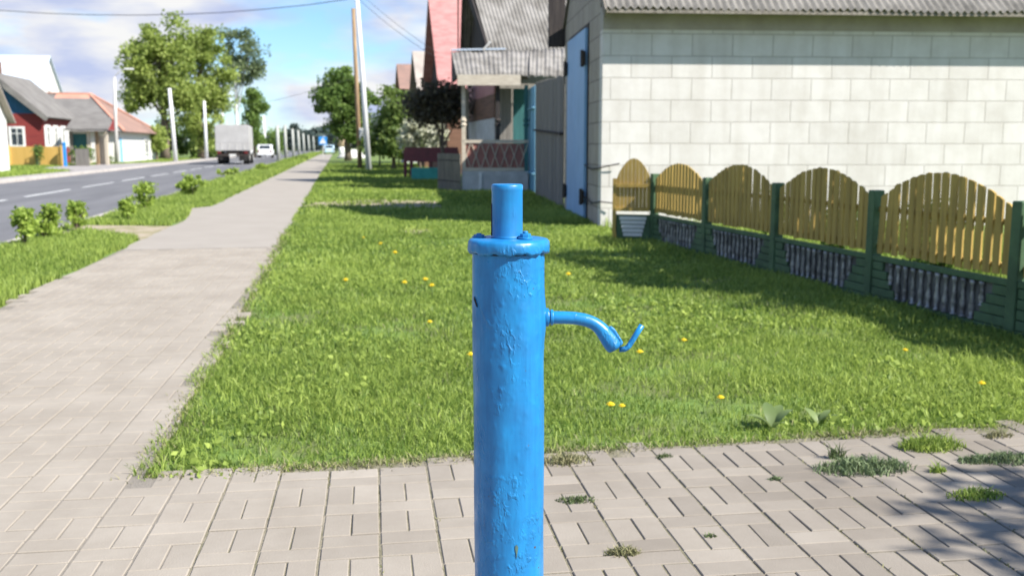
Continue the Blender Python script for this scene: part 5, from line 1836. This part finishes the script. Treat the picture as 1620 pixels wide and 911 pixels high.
# ------------------------------------------------------------------ trees
def ptree(label, px, Z, blobs_px, n, leaf, lm, tr=0.25, **k):
    """blobs in photo pixels (cx, cy, rx, ry, depth shift m) at depth Z"""
    b = basez(px, Z)
    s = Z / 1546.0
    bl = []
    for (cx, cy, rx, ry, dz) in blobs_px:
        p = at(cx, cy, Z + dz) - b
        bl.append((p.x, p.y, p.z, rx * s, rx * s * 0.9, ry * s))
    return tree(label, b, bl, n, leaf, lm, tr, **k)
GT = 'trees beyond the road'
ptree('big light green maple, leftmost of the trees beyond the road', 262, 100, [(238, 112, 40, 58, 0), (262, 72, 40, 42, 1), (225, 95, 26, 30, -1), (285, 130, 36, 60, 0), (215, 150, 24, 30, 0)], 17000, 0.31, 'leaf_light', 0.4, trunk_top=9, group=GT, clump=0.95, nclump=120)
ptree('yellow-green tree between the big maple and the birch', 318, 106, [(315, 115, 36, 62, 0), (330, 80, 24, 34, 0), (320, 185, 34, 46, 0), (345, 130, 22, 44, 0)], 13500, 0.31, 'leaf_light', 0.35, trunk_top=9, group=GT, clump=0.95, nclump=95)
ptree('tall loose grey-green birch right of the yellow-green tree', 376, 118, [(378, 72, 24, 28, 0), (395, 100, 24, 34, 0), (368, 115, 16, 36, 0), (412, 112, 12, 18, 0), (360, 60, 10, 18, 0)], 4200, 0.30, 'leaf_birch', 0.2, trunk_top=12, group=GT, clump=0.85, nclump=60, trunk_mat='pole_white')
ptree('narrow dark green column-shaped tree behind the truck', 402, 122, [(401, 170, 17, 32, 0), (402, 208, 16, 28, 0)], 5000, 0.32, 'leaf_mid', 0.22, trunk_top=6, group=GT, clump=0.8, nclump=40)
ptree('dark bushy tree below the big maple at the roadside', 255, 112, [(262, 222, 26, 26, 0), (300, 226, 34, 26, 0), (335, 232, 22, 18, 0)], 6500, 0.32, 'leaf_mid', 0.2, trunk_top=3, group=GT, clump=0.7, nclump=44)
ptree('round bush right of the white walled house', 247, 92, [(250, 215, 12, 22, 0)], 900, 0.34, 'leaf_light', 0.12, trunk_top=2, group=GT, clump=0.6, nclump=16)
ptree('round green chestnut on the lawn side of the walkway', 550, 92, [(545, 160, 36, 34, 0), (530, 140, 22, 24, 0), (575, 165, 22, 34, 0), (543, 122, 18, 16, 0), (552, 196, 30, 24, 0), (516, 165, 16, 22, 0), (560, 205, 26, 18, 0)], 19000, 0.27, 'leaf_mid', 0.3, trunk_top=6.5, clump=0.75, nclump=95)
GB = 'bushes and trees before the right hand houses'
ptree('tall dark green bush right of the white pole', 622, 58, [(625, 180, 28, 42, 0), (612, 212, 24, 32, 0), (648, 168, 20, 38, 0.5), (598, 228, 16, 18, 0), (655, 208, 24, 40, 0.5), (636, 226, 30, 24, -0.5)], 15000, 0.19, 'leaf_bush', 0.12, trunk_top=3.0, group=GB, clump=0.5, nclump=110, name='tall_bush', cat='bush')
ptree('pale flowering bush behind the maroon fence', 664, 44.3, [(662, 210, 24, 20, 0), (647, 225, 15, 14, 0), (686, 214, 16, 18, 0)], 3600, 0.15, 'leaf_pale', 0.06, trunk_top=1.6, group=GB, clump=0.35, nclump=45, name='flowering_bush', cat='bush')
ptree('dark brownish tree overhanging before the red roofed house', 700, 38, [(690, 163, 28, 22, 0), (720, 168, 18, 22, 0), (668, 156, 14, 17, 0), (712, 184, 18, 14, 0), (700, 147, 22, 10, 0), (678, 180, 18, 14, 0.5), (655, 168, 10, 14, 0.6), (728, 150, 12, 12, 0)], 5200, 0.14, 'leaf_brown', 0.09, trunk_top=2.8, group=GB, clump=0.5, nclump=60)
ptree('yellow flowering shrub behind the pale bush', 696, 47.5, [(696, 197, 9, 16, 0), (703, 192, 6, 14, 0)], 420, 0.14, 'leaf_yellow', 0.04, trunk_top=1.8, group=GB, clump=0.25, nclump=14, name='yellow_bush', cat='bush')
ptree('dark conifer-like bush behind the yellow shrub', 688, 52, [(690, 230, 14, 26, 0.5), (716, 215, 12, 26, 1)], 1100, 0.16, 'leaf_dark', 0.05, trunk_top=1.5, group=GB, clump=0.35, nclump=22, name='dark_bush', cat='bush')
ptree('bare pale sapling beside the white pole', 600, 64, [(600, 205, 10, 28, 0), (592, 195, 8, 18, 0)], 420, 0.16, 'leaf_pale', 0.05, trunk_top=3.0, group=GB, clump=0.4, nclump=14, name='sapling')
ptree('low dark bushes mass at the foot of the far bushes', 630, 66, [(615, 232, 22, 14, 0), (645, 232, 20, 16, 0)], 1600, 0.2, 'leaf_dark', 0.06, trunk_top=0.8, group=GB, clump=0.4, nclump=26, name='dark_bush', cat='bush')
GF = 'far trees along the road'
for i, (px, Z, cy, rx, ry, lab) in enumerate([(433, 150, 222, 9, 16, 'small green tree behind the white car'), (450, 215, 216, 14, 20, 'nearest of the dark far trees behind the posts'), (466, 240, 214, 13, 19, 'second dark far tree behind the posts'),
                        (480, 265, 218, 12, 18, 'third dark far tree behind the posts'), (493, 300, 224, 11, 15, 'farthest dark tree behind the posts'), (525, 200, 226, 13, 13, 'dark far tree above the road sign')]):
    ptree(lab, px, Z, [(px, cy, rx, ry, 0), (px + 3, cy + 8, rx, ry * 0.8, 0)], 1500, Z / 1546 * 3.4, 'leaf_far' if i else 'leaf_mid', 0.25, trunk_top=3, group=GF, clump=1.2, nclump=14)
def stump():
    p = basez(540, 118)
    t = thing('pollard_tree', 'tan pollarded trunk with whitewashed base at the end of the walkway', 'tree', p)
    MB().tube([(0, 0, -0.1), (0, 0, 0.8), (0.02, 0, 1.25)], [0.40, 0.34, 0.34], 12).build('whitewash', M['white_paint'], t, smooth=True)
    MB().tube([(0.02, 0, 1.25), (-0.05, 0, 1.9), (0.05, 0, 2.4), (0.0, 0, 2.75)], [0.33, 0.42, 0.45, 0.25], 12).build('trunk', M['tan_trunk'], t, smooth=True)
    p = basez(556, 110)
    t = thing('sand_heap', 'low whitish heap on the grass beside the brown pole', 'heap', p)
    mb = MB()
    n, rows = 20, 7
    r = random.Random(4)
    prof = [(1.75, 0), (1.5, 0.28), (1.1, 0.6), (0.6, 0.85), (0.1, 0.95)]
    mb.lathe(prof, 20)
    mb.v = [(x * (1 + r.uniform(-0.1, 0.1)) + 0.25 * z, y * 0.7 * (1 + r.uniform(-0.1, 0.1)), z * (1 + r.uniform(-0.12, 0.12))) for x, y, z in mb.v]
    mb.build('mound', M['sand'], t, smooth=True)
stump()
# far wood closing the horizon
n = 9000
x = RNG.uniform(-330, 330, n)
yb = 430 + RNG.normal(0, 6, n)
hmax = 7 + 3 * wav(x, x * 0.3, 0.06, 0.5) + 1.6 * wav(x, x * 0.2, 0.3, 1.5)
P = np.stack([x, yb, RNG.uniform(0, 1, n) ** 0.7 * hmax], 1)
tag(cloud_mesh('far_wood', leaves(P, 3.2), LF, RNG.uniform(0, 1, n), M['leaf_far']), kind='stuff')
